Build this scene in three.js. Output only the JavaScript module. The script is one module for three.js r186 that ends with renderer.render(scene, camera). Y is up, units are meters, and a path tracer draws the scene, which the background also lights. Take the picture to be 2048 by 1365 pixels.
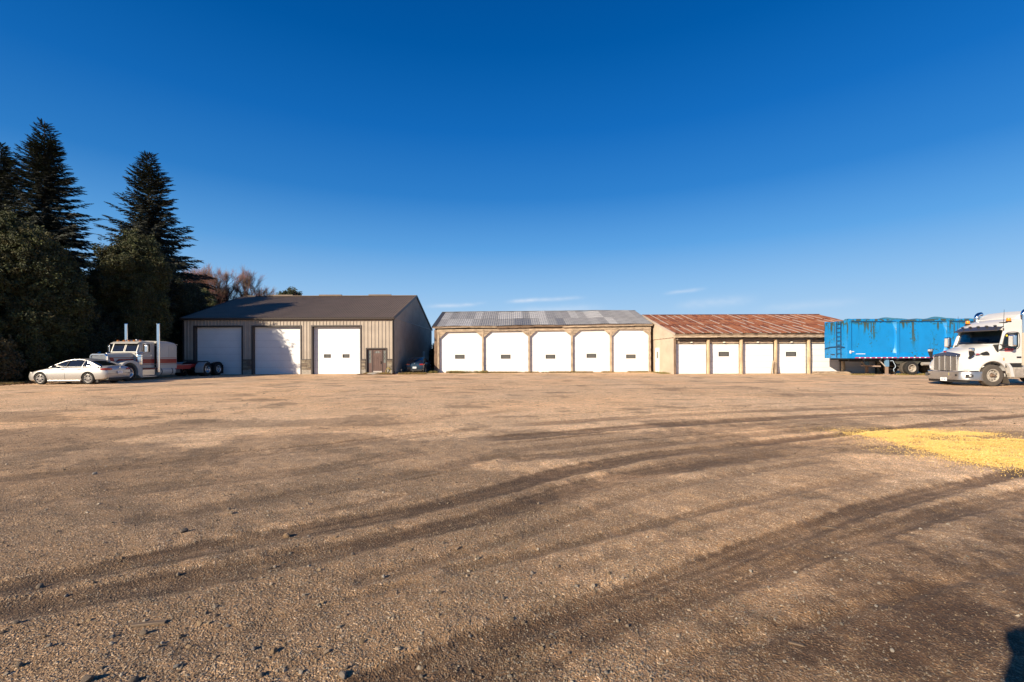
import * as THREE from 'three';
import { mergeGeometries, mergeVertices, toCreasedNormals } from 'three/addons/utils/BufferGeometryUtils.js';
import { MarchingCubes } from 'three/addons/objects/MarchingCubes.js';
import { RoundedBoxGeometry } from 'three/addons/geometries/RoundedBoxGeometry.js';
import { Brush, Evaluator, SUBTRACTION } from 'three-bvh-csg';

// ---------- camera, sky, sun, exposure ----------
const F = 910, CX = 1024, HY = 712, CAM_H = 1.53, ROLL = 0.0035;   // pixels of the 2048 x 1365 photograph
const scene = new THREE.Scene();
const camera = new THREE.PerspectiveCamera(2 * Math.atan(682.5 / F) * 180 / Math.PI, 2048 / 1365, 0.1, 9000);
camera.position.set(0, CAM_H, 0);
camera.rotation.z = -ROLL;
camera.setViewOffset(2048, 1365, 0, -(HY - 682.5), 2048, 1365);
const renderer = new THREE.WebGLRenderer({ antialias: true });
renderer.toneMapping = THREE.LinearToneMapping;
renderer.toneMappingExposure = 1.8;
renderer.shadowMap.enabled = true;

const SUN_AZ = 46 * Math.PI / 180, SUN_EL = 22.5 * Math.PI / 180;
const sunDir = new THREE.Vector3(-Math.sin(SUN_AZ) * Math.cos(SUN_EL), Math.sin(SUN_EL), Math.cos(SUN_AZ) * Math.cos(SUN_EL));
const sun = new THREE.DirectionalLight(new THREE.Color().setRGB(1, 0.84, 0.64), 5.0);
sun.position.copy(sunDir).multiplyScalar(120);
sun.castShadow = true;
Object.assign(sun.shadow.camera, { left: -70, right: 70, top: 60, bottom: -60, near: 1, far: 300 });
sun.shadow.mapSize.set(4096, 4096);
scene.add(sun, sun.target);

// ---------- random numbers and noise ----------
function rng(a) { return () => { a |= 0; a = a + 0x6D2B79F5 | 0; let t = Math.imul(a ^ a >>> 15, 1 | a); t = t + Math.imul(t ^ t >>> 7, 61 | t) ^ t; return ((t ^ t >>> 14) >>> 0) / 4294967296; }; }
const R0 = rng(11);
const PERM = new Uint16Array(65536); { const r = rng(5); for (let i = 0; i < 65536; i++) PERM[i] = r() * 65536; }
const hash2 = (i, j) => PERM[(PERM[i & 65535] + j) & 65535] / 65536;
function vnoise(x, y, per = 0) {
  let i = Math.floor(x), j = Math.floor(y); const fx = x - i, fy = y - j;
  const u = fx * fx * (3 - 2 * fx), v = fy * fy * (3 - 2 * fy);
  let i1 = i + 1, j1 = j + 1;
  if (per) { i = ((i % per) + per) % per; j = ((j % per) + per) % per; i1 = ((i1 % per) + per) % per; j1 = ((j1 % per) + per) % per; }
  const a = hash2(i, j), b = hash2(i1, j), c = hash2(i, j1), d = hash2(i1, j1);
  return a + (b - a) * u + (c - a) * v + (a - b - c + d) * u * v;
}
function fbm(x, y, o = 4, per = 0) { let s = 0, a = 0.5, n = 0; for (let k = 0; k < o; k++) { s += a * vnoise(x, y, per); n += a; a *= 0.5; x *= 2; y *= 2; per *= 2; x += per ? 0 : 17.3; } return s / n; }
const clamp = (x, a = 0, b = 1) => Math.min(b, Math.max(a, x));
const sstep = (a, b, x) => { const t = clamp((x - a) / (b - a)); return t * t * (3 - 2 * t); };
const lerp = (a, b, t) => a + (b - a) * t;

// sky: clear deep blue air, paler to the horizon, with a few thin streaks of cloud low down
{
  const W = 2048, H = 1024, data = new Float32Array(W * H * 4), EX = renderer.toneMappingExposure;
  const lin = c => c <= 0.04045 ? c / 12.92 : ((c + 0.055) / 1.055) ** 2.4;
  const stops = [[-90, 150, 165, 185], [-1, 190, 213, 236], [0, 190, 216, 240], [4, 172, 208, 240], [8, 142, 191, 236], [13, 93, 162, 225], [19, 48, 128, 204], [26, 20, 106, 187], [34, 2, 88, 165], [45, 0, 71, 142], [60, 0, 54, 112], [90, 0, 44, 96]].map(s => [s[0], lin(s[1] / 255), lin(s[2] / 255), lin(s[3] / 255)]);
  // streaks: azimuth and elevation of the middle, length, thickness, strength (degrees)
  const streaks = [[-7.6, 6.25, 3.4, 0.17, 0.6], [-4.6, 6.5, 1.6, .12, .25], [4.4, 7.0, 4.8, 0.17, 0.62], [1.2, 6.9, 2.2, .16, .4], [20.8, 7.5, 2.4, 0.13, 0.55], [24.0, 6.0, 4.5, 0.5, 0.28], [5.5, 5.7, 6.5, 0.45, 0.35], [-3.5, 4.4, 5.0, 0.5, 0.22], [33, 5.2, 5, .4, .2]];
  for (let j = 0; j < H; j++) {
    const el = (j + 0.5) / H * 180 - 90;
    let k = 0; while (k < stops.length - 2 && stops[k + 1][0] < el) k++;
    const A = stops[k], B = stops[k + 1], t = clamp((el - A[0]) / (B[0] - A[0]));
    for (let i = 0; i < W; i++) {
      const az = (i + 0.5) / W * 360 - 90 > 180 ? (i + 0.5) / W * 360 - 450 : (i + 0.5) / W * 360 - 90;   // 0 is where the camera looks, + to the right
      const o = (j * W + i) * 4;
      let c = [1, 2, 3].map(q => lerp(A[q], B[q], t));
      const wide = 1 + 0.10 * Math.sin((az + 10) * Math.PI / 180) * sstep(0, 20, el);
      let cl = 0;
      if (el > 2 && el < 12) for (const [a, e, len, th, s] of streaks) {
        const u = (az - a) / len; if (Math.abs(u) > 1.2) continue;
        const w = el - e - u * 0.18 - 0.12 * (fbm(az * 1.1 + a, 3.3, 3) - 0.5);
        cl += .8 * s * Math.exp(-((w / th) ** 2)) * sstep(1.15, 0.35, Math.abs(u)) * (0.35 + 0.9 * fbm(az * 1.7, el * 5.0, 4));
      }
      cl = clamp(cl, 0, 0.8);
      const white = [0.86, 0.90, 0.97];
      for (let q = 0; q < 3; q++) data[o + q] = lerp(c[q] * wide, white[q], cl) / EX;
      data[o + 3] = 1;
    }
  }
  const tex = new THREE.DataTexture(data, W, H, THREE.RGBAFormat, THREE.FloatType);
  tex.mapping = THREE.EquirectangularReflectionMapping; tex.magFilter = THREE.LinearFilter; tex.minFilter = THREE.LinearFilter; tex.wrapS = THREE.RepeatWrapping; tex.needsUpdate = true;
  scene.background = tex; scene.environment = tex;
}

// ---------- from photograph pixels to places ----------
const unroll = (px, py) => [px, py + (px - CX) * ROLL];
function G(px, py) { const y = unroll(px, py)[1]; const d = CAM_H * F / (y - HY); return [(px - CX) * d / F, -d]; }       // a point on the ground
const X = (px, d) => (px - CX) * d / F;                                                                           // sideways, at a known depth
const Y = (px, py, d) => CAM_H + (HY - unroll(px, py)[1]) * d / F;

// ---------- building helpers ----------
const taken = {};
function numbered(n) { if (taken[n] === undefined) { taken[n] = 0; return n; } taken[n]++; return n + '_' + String(taken[n]).padStart(3, '0'); }
function thing(name, label, category, pos = [0, 0, 0], turn = 0, group) {
  const g = new THREE.Group(); g.name = numbered(name); g.position.set(...pos); g.rotation.y = turn;
  g.userData = { label, category }; if (group) g.userData.group = group; scene.add(g); return g;
}
function prep(g) { g = g.index ? g.toNonIndexed() : g; for (const k of Object.keys(g.attributes)) if (!['position', 'normal', 'uv', 'color'].includes(k)) g.deleteAttribute(k); if (!g.attributes.uv) g.setAttribute('uv', new THREE.BufferAttribute(new Float32Array(g.attributes.position.count * 2), 2)); return g; }
function merge(list) { list = Array.isArray(list) ? list : [list]; return list.length === 1 ? list[0] : mergeGeometries(list.map(prep)); }
function part(parent, name, geo, mat, uv = true) {
  const g = merge(geo); if (uv) uvBox(g, uv);
  const m = new THREE.Mesh(g, mat); m.name = parent === scene ? numbered(name) : name; parent.add(m); return m;
}
function sub(parent, name) { const g = new THREE.Group(); g.name = name; parent.add(g); return g; }
function solo(name, label, category, geo, mat, group, kind) {
  const m = part(scene, name, geo, mat); m.userData = { label, category }; if (group) m.userData.group = group; if (kind) m.userData.kind = kind; return m;
}
function structure(name, geo, mat, label, category) { const m = part(scene, name, geo, mat, false); m.userData = { kind: 'structure', label, category }; return m; }
// texture coordinates in metres from the way each face points; mode 'v' lays the grain upright, 'h' along the length
function uvBox(g, mode) {
  if (!g.attributes.normal) g.computeVertexNormals();
  const p = g.attributes.position, n = g.attributes.normal, uv = new Float32Array(p.count * 2);
  for (let i = 0; i < p.count; i++) {
    const ax = Math.abs(n.getX(i)), ay = Math.abs(n.getY(i)), az = Math.abs(n.getZ(i)), x = p.getX(i), y = p.getY(i), z = p.getZ(i);
    let a, b;
    if (az >= ax && az >= ay) { a = x; b = y; } else if (ax >= ay) { a = z; b = y; } else { a = x; b = z; }
    if (mode === 'v') { const t = a; a = b; b = t; }
    if (mode === 'z') { a = z; b = az >= ax && az >= ay ? y : (ax >= ay ? y : x); }
    uv[i * 2] = a; uv[i * 2 + 1] = b;
  }
  g.setAttribute('uv', new THREE.BufferAttribute(uv, 2));
}
const V = (x, y, z) => new THREE.Vector3(x, y, z);
function box(x0, x1, y0, y1, z0, z1, r = 0) {
  const w = x1 - x0, h = y1 - y0, d = z1 - z0;
  const g = r ? new RoundedBoxGeometry(w, h, d, 2, Math.min(r, w / 2.1, h / 2.1, d / 2.1)) : new THREE.BoxGeometry(w, h, d);
  g.translate((x0 + x1) / 2, (y0 + y1) / 2, (z0 + z1) / 2); return g;
}
function bar(a, b, w, h) {   // a square bar from a to b
  const A = V(...a), B = V(...b), len = A.distanceTo(B), g = new THREE.BoxGeometry(w, len, h ?? w);
  g.applyQuaternion(new THREE.Quaternion().setFromUnitVectors(V(0, 1, 0), B.clone().sub(A).normalize()));
  return g.translate((A.x + B.x) / 2, (A.y + B.y) / 2, (A.z + B.z) / 2);
}
function rod(a, b, r0, r1 = r0, seg = 10) {
  const A = V(...a), B = V(...b), g = new THREE.CylinderGeometry(r1, r0, A.distanceTo(B), seg);
  g.applyQuaternion(new THREE.Quaternion().setFromUnitVectors(V(0, 1, 0), B.clone().sub(A).normalize()));
  return g.translate((A.x + B.x) / 2, (A.y + B.y) / 2, (A.z + B.z) / 2);
}
function tube(pts, r, seg = 20, rs = 8) { return new THREE.TubeGeometry(new THREE.CatmullRomCurve3(pts.map(p => V(...p))), seg, r, rs); }
function prism(pts, z0, z1, bev = 0, holes = []) {   // an outline in x, y pushed through z
  const s = new THREE.Shape(pts.map(p => new THREE.Vector2(...p)));
  for (const h of holes) s.holes.push(new THREE.Path(h.map(p => new THREE.Vector2(...p))));
  const g = new THREE.ExtrudeGeometry(s, { depth: z1 - z0 - 2 * bev, bevelEnabled: bev > 0, bevelSize: bev, bevelThickness: bev, bevelOffset: -bev, bevelSegments: 2, curveSegments: 8 });
  g.translate(0, 0, z0 + bev); return g;
}
function lathe(pts, axis = 'z', seg = 32) { const g = new THREE.LatheGeometry(pts.map(p => new THREE.Vector2(...p)), seg); if (axis === 'z') g.rotateX(Math.PI / 2); if (axis === 'x') g.rotateZ(-Math.PI / 2); return g; }
function loft(rings, caps = true, crease = 0.7) {
  const n = rings[0].length, pos = [], idx = [];
  for (const r of rings) for (const p of r) pos.push(...p);
  for (let i = 0; i < rings.length - 1; i++) for (let j = 0; j < n; j++) { const a = i * n + j, b = i * n + (j + 1) % n; idx.push(a, a + n, b, b, a + n, b + n); }
  if (caps) for (const [base, flip] of [[0, false], [(rings.length - 1) * n, true]]) {
    let c = [0, 0, 0]; for (let j = 0; j < n; j++) for (let k = 0; k < 3; k++) c[k] += pos[(base + j) * 3 + k] / n;
    const ci = pos.length / 3; pos.push(...c);
    for (let j = 0; j < n; j++) { const a = base + j, b = base + (j + 1) % n; flip ? idx.push(ci, b, a) : idx.push(ci, a, b); }
  }
  const g = new THREE.BufferGeometry(); g.setAttribute('position', new THREE.Float32BufferAttribute(pos, 3)); g.setIndex(idx);
  // outward winding: check the signed volume
  let vol = 0; for (let i = 0; i < idx.length; i += 3) { const a = idx[i] * 3, b = idx[i + 1] * 3, c = idx[i + 2] * 3; vol += pos[a] * (pos[b + 1] * pos[c + 2] - pos[b + 2] * pos[c + 1]) - pos[a + 1] * (pos[b] * pos[c + 2] - pos[b + 2] * pos[c]) + pos[a + 2] * (pos[b] * pos[c + 1] - pos[b + 1] * pos[c]); }
  if (vol < 0) { for (let i = 0; i < idx.length; i += 3) { const t = idx[i]; idx[i] = idx[i + 1]; idx[i + 1] = t; } g.setIndex(idx); }
  return toCreasedNormals(g, crease);
}
function cut(geo, cutters) {
  const ev = new Evaluator(); ev.attributes = ['position', 'normal', 'uv']; ev.useGroups = false;
  const wrap = g => { if (!g.attributes.uv) g.setAttribute('uv', new THREE.BufferAttribute(new Float32Array(g.attributes.position.count * 2), 2)); const b = new Brush(g); b.updateMatrixWorld(); return b; };
  let a = wrap(geo); for (const c of cutters) { a = ev.evaluate(a, wrap(c), SUBTRACTION); } return a.geometry;
}
// a formed sheet: profile (u, w) carried from line A(u) to line B(u), raised by w along n
function sheet(prof, A, B, n) {
  const pos = [], idx = [], uv = [];
  for (const [u, w] of prof) { const a = A(u), b = B(u); pos.push(a[0] + n[0] * w, a[1] + n[1] * w, a[2] + n[2] * w, b[0] + n[0] * w, b[1] + n[1] * w, b[2] + n[2] * w); const len = Math.hypot(b[0] - a[0], b[1] - a[1], b[2] - a[2]); uv.push(u, 0, u, len); }
  for (let i = 0; i < prof.length - 1; i++) { const a = i * 2; idx.push(a, a + 2, a + 1, a + 1, a + 2, a + 3); }
  const g = new THREE.BufferGeometry(); g.setAttribute('position', new THREE.Float32BufferAttribute(pos, 3)); g.setAttribute('uv', new THREE.Float32BufferAttribute(uv, 2)); g.setIndex(idx);
  const h = g.toNonIndexed(); h.computeVertexNormals(); return h;
}
function ribs(u0, u1, pitch, rw, rh) {
  const out = [[u0, 0]]; const n = Math.max(1, Math.round((u1 - u0) / pitch)), p = (u1 - u0) / n;
  for (let k = 0; k < n; k++) { const c = u0 + (k + 0.5) * p; out.push([c - rw, 0], [c - rw * 0.45, rh], [c + rw * 0.45, rh], [c + rw, 0]); }
  out.push([u1, 0]); return out;
}
function waves(u0, u1, pitch, h, per = 6) { const out = [], n = Math.max(1, Math.round((u1 - u0) / pitch)); for (let i = 0; i <= n * per; i++) { const t = i / (n * per); out.push([u0 + (u1 - u0) * t, h * 0.5 * (1 - Math.cos(t * n * 2 * Math.PI))]); } return out; }

// ---------- textures ----------
function tex(size, fn, srgb = true, h = size) {
  const d = new Uint8Array(size * h * 4);
  for (let j = 0; j < h; j++) for (let i = 0; i < size; i++) { const c = fn(i / size, j / h, i, j), o = (j * size + i) * 4; d[o] = clamp(c[0]) * 255; d[o + 1] = clamp(c[1]) * 255; d[o + 2] = clamp(c[2]) * 255; d[o + 3] = 255; }
  const t = new THREE.DataTexture(d, size, h); t.wrapS = t.wrapT = THREE.RepeatWrapping; t.magFilter = THREE.LinearFilter; t.minFilter = THREE.LinearMipmapLinearFilter; if (srgb) t.colorSpace = THREE.SRGBColorSpace; t.needsUpdate = true; return t;
}
const rep = (t, x, y = x) => { const c = t.clone(); c.repeat.set(x, y); c.needsUpdate = true; return c; };
const col = (r, g, b) => new THREE.Color().setRGB(r, g, b);
function mat(r, g, b, rough = 0.7, o = {}) { return new THREE.MeshPhysicalMaterial({ color: col(r, g, b), roughness: rough, side: THREE.DoubleSide, ...o }); }
const T = {};
T.grain = tex(512, (u, v) => { const n = 0.72 + 0.28 * fbm(u * 16, v * 16, 5, 16), q = n * (0.9 + 0.1 * vnoise(u * 128, v * 128, 128)); return [q, q, q]; });
T.soft = tex(512, (u, v) => { const q = 0.86 + 0.14 * fbm(u * 6, v * 6, 5, 6) - 0.04 * vnoise(u * 256, v * 256, 256); return [q, q, q]; });
T.clean = tex(256, (u, v) => { const q = 0.95 + 0.05 * fbm(u * 6, v * 6, 5, 6); return [q, q, q]; });
T.bump = tex(512, (u, v) => { const q = fbm(u * 32, v * 32, 4, 32); return [q, q, q]; }, false);
// weathered boards: the grain runs along u
T.wood = tex(512, (u, v) => {
  const w = fbm(u * 4, v * 64 + 2 * fbm(u * 4, v * 4, 2, 4), 4, 4), s = fbm(u * 8 + 3, v * 8, 4, 8), k = sstep(0.58, 0.75, fbm(u * 3, v * 24, 3, 3));
  const b = 0.62 + 0.36 * w + 0.2 * (s - 0.5); return [b * (1 - 0.35 * k), b * 0.93 * (1 - 0.38 * k), b * 0.85 * (1 - 0.4 * k)];
});
// rusted sheet iron: oxide of several ages over what is left of the zinc
T.rust = tex(1024, (u, v) => {
  const a = fbm(u * 5, v * 3, 5, 1) , b = fbm(u * 40, v * 6, 4, 2), c = fbm(u * 64, v * 64, 3, 64), z = sstep(0.60, 0.74, fbm(u * 30 + 7, v * 5 + 3, 4, 5));
  let r = 0.45 + 0.18 * (a - 0.5) + 0.15 * (b - 0.5) + 0.14 * (c - 0.5), g = r * 0.57 + 0.05 * (b - 0.5), bl = r * 0.38;
  const dk = sstep(0.56, 0.7, fbm(u * 12 + 5, v * 4, 4, 4)); r *= 1 - 0.22 * dk; g *= 1 - 0.27 * dk; bl *= 1 - 0.26 * dk;
  return [lerp(r, 0.66, z * 0.55), lerp(g, 0.54, z * 0.55), lerp(bl, 0.46, z * 0.55)];
});
T.zinc = tex(512, (u, v) => { const a = fbm(u * 7, v * 7, 4, 7), b = fbm(u * 64, v * 5, 3, 5), q = 0.74 + 0.26 * (a - 0.5) + 0.2 * (b - 0.5); return [q, q, q * 1.01]; });
// ---------- the gravel yard ----------
// a tile of crushed stone and dirt, 2.6 m across: thousands of small stones, each with its own tone and height
const TILE = 2.6;
let gravelMap, gravelBump;
{
  const S = 2048, h = new Float32Array(S * S), c = new Uint8Array(S * S * 4), hb = new Uint8Array(S * S * 4), tone = new Float32Array(S * S * 3), r = rng(77);
  for (let j = 0; j < S; j++) for (let i = 0; i < S; i++) {
    const o = j * S + i, f = fbm(i / S * 24, j / S * 24, 4, 24), g = vnoise(i / S * 512, j / S * 512, 512);
    const b = 0.56 + 0.24 * (f - 0.5) + 0.16 * (g - 0.5); h[o] = 0.18 * f + 0.06 * g; tone[o * 3] = b; tone[o * 3 + 1] = b * 0.83; tone[o * 3 + 2] = b * 0.64;
  }
  const kinds = [[.70, .60, .49], [.65, .555, .45], [.75, .665, .56], [.59, .495, .39], [.67, .56, .44], [.63, .57, .50], [.54, .445, .35], [.79, .72, .63]];
  for (let k = 0; k < 120000; k++) {
    const rad = 1.5 + 1.6 * r() + 5.0 * Math.pow(r(), 6), cx = r() * S, cy = r() * S, a = r() * 6.283, sq = 0.55 + 0.45 * r(), kd = kinds[(r() * kinds.length) | 0], br = 0.86 + 0.24 * r(), ca = Math.cos(a), sa = Math.sin(a), top = 0.22 + rad * 0.075, tx = (r() - .5) * .5, ty = (r() - .5) * .5, n = Math.ceil(rad) + 1;
    for (let y = -n; y <= n; y++) for (let x = -n; x <= n; x++) {
      const u = (x * ca + y * sa) / rad, v = (-x * sa + y * ca) / (rad * sq), q = Math.max(Math.abs(u) * .55 + Math.sqrt(u * u + v * v) * .55, 0); if (q > 1) continue;
      const o = (((cy + y) & (S - 1)) * S + ((cx + x) & (S - 1))), e = top * (1 - q ** 3) * (1 + tx * u + ty * v); if (e < h[o]) continue;
      h[o] = e; tone[o * 3] = kd[0] * br; tone[o * 3 + 1] = kd[1] * br; tone[o * 3 + 2] = kd[2] * br;
    }
  }
  for (let o = 0; o < S * S; o++) { const cl = .90 + .20 * fbm((o % S) / S * 56, ((o / S) | 0) / S * 56, 3, 56); for (let q = 0; q < 3; q++) c[o * 4 + q] = clamp(tone[o * 3 + q] * cl) * 255; c[o * 4 + 3] = 255; const e = clamp(h[o]) * 255; hb[o * 4] = hb[o * 4 + 1] = hb[o * 4 + 2] = e; hb[o * 4 + 3] = 255; }
  const mk = (d, srgb) => { const t = new THREE.DataTexture(d, S, S); t.wrapS = t.wrapT = THREE.RepeatWrapping; t.magFilter = THREE.LinearFilter; t.minFilter = THREE.LinearMipmapLinearFilter; if (srgb) t.colorSpace = THREE.SRGBColorSpace; t.needsUpdate = true; return t; };
  gravelMap = mk(c, true); gravelBump = mk(hb, false);
}
// wheel tracks: pixel lines on the ground, half width in metres, strength
const trackLines = [
  [[[-120, 1188], [0, 1168], [200, 1130], [350, 1101], [560, 1064], [720, 1035], [860, 1008], [1000, 975], [1150, 935], [1330, 905], [1500, 886], [1690, 866], [1900, 842], [2100, 826], [2300, 816]], .2, 1],
  [[[-120, 1236], [0, 1215], [170, 1186], [300, 1164], [460, 1136], [600, 1108], [760, 1076], [900, 1044], [1060, 1000], [1180, 966], [1320, 938], [1480, 914], [1640, 893]], .2, .95],
  [[[560, 1430], [760, 1358], [930, 1292], [1080, 1240], [1200, 1200], [1350, 1148], [1500, 1094], [1640, 1046], [1760, 1008], [1900, 973], [2060, 938], [2260, 900]], .15, 1],
  [[[760, 1425], [960, 1345], [1100, 1290], [1240, 1236], [1380, 1184], [1520, 1136], [1650, 1092], [1780, 1054], [1900, 1020], [2060, 984], [2260, 940]], .15, .95],
  [[[1000, 852], [1200, 838], [1400, 826], [1600, 818], [1800, 812], [2080, 804]], .26, .8],
  [[[940, 878], [1100, 866], [1300, 850], [1500, 838], [1700, 828], [1900, 822], [2080, 818]], .28, .95],
  [[[980, 922], [1150, 905], [1300, 889], [1450, 874], [1600, 860], [1700, 852]], .2, .7],
  [[[980, 905], [1200, 880], [1400, 862], [1560, 848]], .16, .55],
  [[[240, 1040], [420, 1012], [600, 985], [760, 958], [900, 930], [1010, 908]], .2, .45],
  [[[0, 1010], [200, 985], [420, 958], [600, 940], [760, 915], [900, 893]], .24, .4],
  [[[380, 880], [620, 860], [860, 836], [1100, 815]], .3, .35],
  [[[300, 1290], [520, 1250], [760, 1190], [900, 1150]], .12, .3],
  [[[1700, 862], [1860, 850], [2060, 846]], .25, .75],
  [[[1500, 792], [1700, 789], [1900, 790], [2080, 792]], .5, .45],
  [[[-60, 905], [200, 893], [480, 874], [760, 848], [1000, 826]], .2, .4],
  [[[-60, 962], [160, 942], [400, 918], [640, 894], [860, 868], [1040, 846]], .18, .5],
  [[[420, 1012], [620, 976], [800, 946], [960, 918], [1120, 888]], .12, .5],
  [[[1140, 1330], [1320, 1262], [1460, 1212], [1600, 1160]], .1, .4],
  [[[1250, 868], [1450, 852], [1650, 838], [1900, 828]], .14, .5],
  [[[1380, 905], [1500, 897], [1620, 890], [1760, 884]], .14, .6],
].map(([pts, w, s]) => {
  const c = new THREE.CatmullRomCurve3(pts.map(p => { const [x, z] = G(...p); return V(x, 0, z); }), false, 'centripetal');
  const q = c.getPoints(pts.length * 4); const bb = [Math.min(...q.map(p => p.x)) - 1, Math.max(...q.map(p => p.x)) + 1, Math.min(...q.map(p => p.z)) - 1, Math.max(...q.map(p => p.z)) + 1];
  return { q, w, s, bb };
});
{ // fainter single tyre marks beside the worn lanes
  const r = rng(321), main = trackLines.slice(); for (let k = 0; k < 34; k++) { const t = main[(r() * main.length) | 0], off = (r() - .5) * (1.2 + 2.6 * r()), n = t.q.length, a = (r() * n * .5) | 0, b = Math.min(n, a + Math.ceil(n * (.35 + .4 * r()))), turn = (r() - .5) * .05; if (b - a < 4) continue; const q = []; for (let i = a; i < b; i++) { const p = t.q[i], o = t.q[Math.min(n - 1, i + 1)], e = t.q[Math.max(0, i - 1)], dx = o.x - e.x, dz = o.z - e.z, l = Math.hypot(dx, dz), g = off + turn * (i - a); q.push(V(p.x - dz / l * g, 0, p.z + dx / l * g)); } if (q.some(p => p.z > -1.8)) continue; trackLines.push({ q, w: .05 + .05 * r(), s: .25 + .45 * r() }); }
}
for (const t of trackLines) { t.ch = []; for (let i = 0; i < t.q.length - 1; i += 4) { const e = t.q.slice(i, i + 5), m = t.w * 2.6 + .2; t.ch.push([i, Math.min(i + 4, t.q.length - 1), Math.min(...e.map(p => p.x)) - m, Math.max(...e.map(p => p.x)) + m, Math.min(...e.map(p => p.z)) - m, Math.max(...e.map(p => p.z)) + m]); } }
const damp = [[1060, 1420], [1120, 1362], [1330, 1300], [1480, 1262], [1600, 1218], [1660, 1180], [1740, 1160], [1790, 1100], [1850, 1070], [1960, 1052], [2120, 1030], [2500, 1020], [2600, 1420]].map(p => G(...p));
function inPoly(P, x, z) { let c = false; for (let i = 0, j = P.length - 1; i < P.length; j = i++) if ((P[i][1] > z) !== (P[j][1] > z) && x < (P[j][0] - P[i][0]) * (z - P[i][1]) / (P[j][1] - P[i][1]) + P[i][0]) c = !c; return c; }
function distPoly(P, x, z) { let m = 1e9; for (let i = 0, j = P.length - 1; i < P.length; j = i++) { const dx = P[i][0] - P[j][0], dz = P[i][1] - P[j][1], t = clamp(((x - P[j][0]) * dx + (z - P[j][1]) * dz) / (dx * dx + dz * dz)); m = Math.min(m, Math.hypot(x - P[j][0] - t * dx, z - P[j][1] - t * dz)); } return inPoly(P, x, z) ? m : -m; }
// how trodden (0 loose dry gravel .. 1 bare damp dirt) a point is, and how far it lies below the yard
function tread(x, z) {
  let best = 0, rut = 0;
  const wob = (fbm(x * .5 + 40, z * .5, 3) - 0.5) * 0.12 + (fbm(x * 9, z * 9 + 9, 3) - 0.5) * 0.08;
  for (const t of trackLines) {
        let m = 1e9, al = 0; for (const ch of t.ch) { if (x < ch[2] || x > ch[3] || z < ch[4] || z > ch[5]) continue; for (let i = ch[0] + 1; i <= ch[1]; i++) { const a = t.q[i - 1], b = t.q[i], dx = b.x - a.x, dz = b.z - a.z, u = clamp(((x - a.x) * dx + (z - a.z) * dz) / (dx * dx + dz * dz)), e = (x - a.x - u * dx) ** 2 + (z - a.z - u * dz) ** 2; if (e < m) { m = e; al = i + u; } } }
    if (m > 1e8) continue; m = Math.sqrt(m); const str = vnoise(m * 24 + t.w * 50, al * .22) * .6 + vnoise(m * 60 + 9, al * .5 + 4) * .4; m += t.w > .11 ? wob : wob * .4; const end = sstep(0, 1.8, Math.min(al - 1, t.q.length - 1 - al)), patch = 0.72 + 0.35 * sstep(0.34, 0.56, fbm(x * 0.55 + 3, z * 0.55 + t.w * 90, 3));
    const k = .74 * end * t.s * (.70 + .4 * sstep(.3, .6, str)) * Math.min(1, patch) * sstep(t.w * 1.06, t.w * 0.78, m + (vnoise(x * 22, z * 22) - .5) * .05); if (k > best) best = k;
    rut = Math.max(rut, end * t.s * Math.exp(-((m / t.w) ** 2)) - 0.55 * end * t.s * Math.exp(-(((m - t.w * 1.9) / (t.w * .55)) ** 2)));
  }
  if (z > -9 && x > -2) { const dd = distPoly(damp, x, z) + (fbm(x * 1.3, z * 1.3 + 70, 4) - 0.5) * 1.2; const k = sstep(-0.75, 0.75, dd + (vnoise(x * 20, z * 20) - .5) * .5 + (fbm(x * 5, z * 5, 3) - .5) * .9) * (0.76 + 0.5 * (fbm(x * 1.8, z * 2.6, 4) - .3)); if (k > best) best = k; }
  return [clamp(best), rut];
}
function groundY(x, z, rut) {
  const far = sstep(60, 30, Math.hypot(x, z));
  const y = far * (0.030 * (fbm(x * 0.9 + 20, z * 0.9, 4) - 0.5) + 0.022 * (fbm(x * 5 + 3, z * 5, 3) - 0.5) * sstep(24, 6, Math.hypot(x, z))) - 0.038 * (rut || 0) * far - 0.012;
  return z < -36.5 && z > -60 ? Math.min(y, -0.012) * 0.5 - 0.006 : y;
}
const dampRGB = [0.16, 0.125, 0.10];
// ragged dusty and stony patches; light falloff and stone self-shadow are painted into them
function patches(x, z) {
  const d = -z, w = (fbm(x * .16 + 4, z * .16, 3) - .5) * 14, pale = sstep(2.5, 11, d + w * .5 - Math.max(0, -x - 2) * .45), thr = .74 - .42 * pale;
  const n = fbm(x * .55 + 3, z * .95 + 60, 5), g = (vnoise(x * 14, z * 14) - .5) * .10, dustLight = sstep(thr - .05, thr + .05, n + g);
  const cz = sstep(8.5, 3.5, d + w * .2) * sstep(1.5, -.8, x + w * .1), coarseShade = sstep(.66 - .4 * cz, .72 - .4 * cz, fbm(x * 1.2 + 70, z * 1.2, 5) + g);
  return [dustLight, coarseShade];
}
function groundTint(x, z, k) {
  const big = 0.84 + 0.34 * fbm(x * 0.22 + 8, z * 0.3, 4), mid = 0.84 + 0.32 * fbm(x * 1.4, z * 1.4 + 31, 4), fine = .9 + .2 * vnoise(x * 9, z * 9), warm = fbm(x * 0.35 + 91, z * 0.35, 3) - 0.5;
  const dirt = sstep(0.55, 0.72, fbm(x * 0.8 + 55, z * 1.1 + 12, 5)) * 0.16, [dustLight, coarseShade] = patches(x, z), q = big * mid * fine * (1 + .72 * dustLight) * (1 - .30 * coarseShade), kk = clamp(k + dirt * (1 - k));
  return [q * 1.12 * lerp(1, dampRGB[0], kk) * (1 + 0.12 * warm), q * 1.06 * lerp(1, dampRGB[1], kk), q * 0.985 * lerp(1, dampRGB[2], kk) * (1 - 0.16 * warm)];
}
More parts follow.
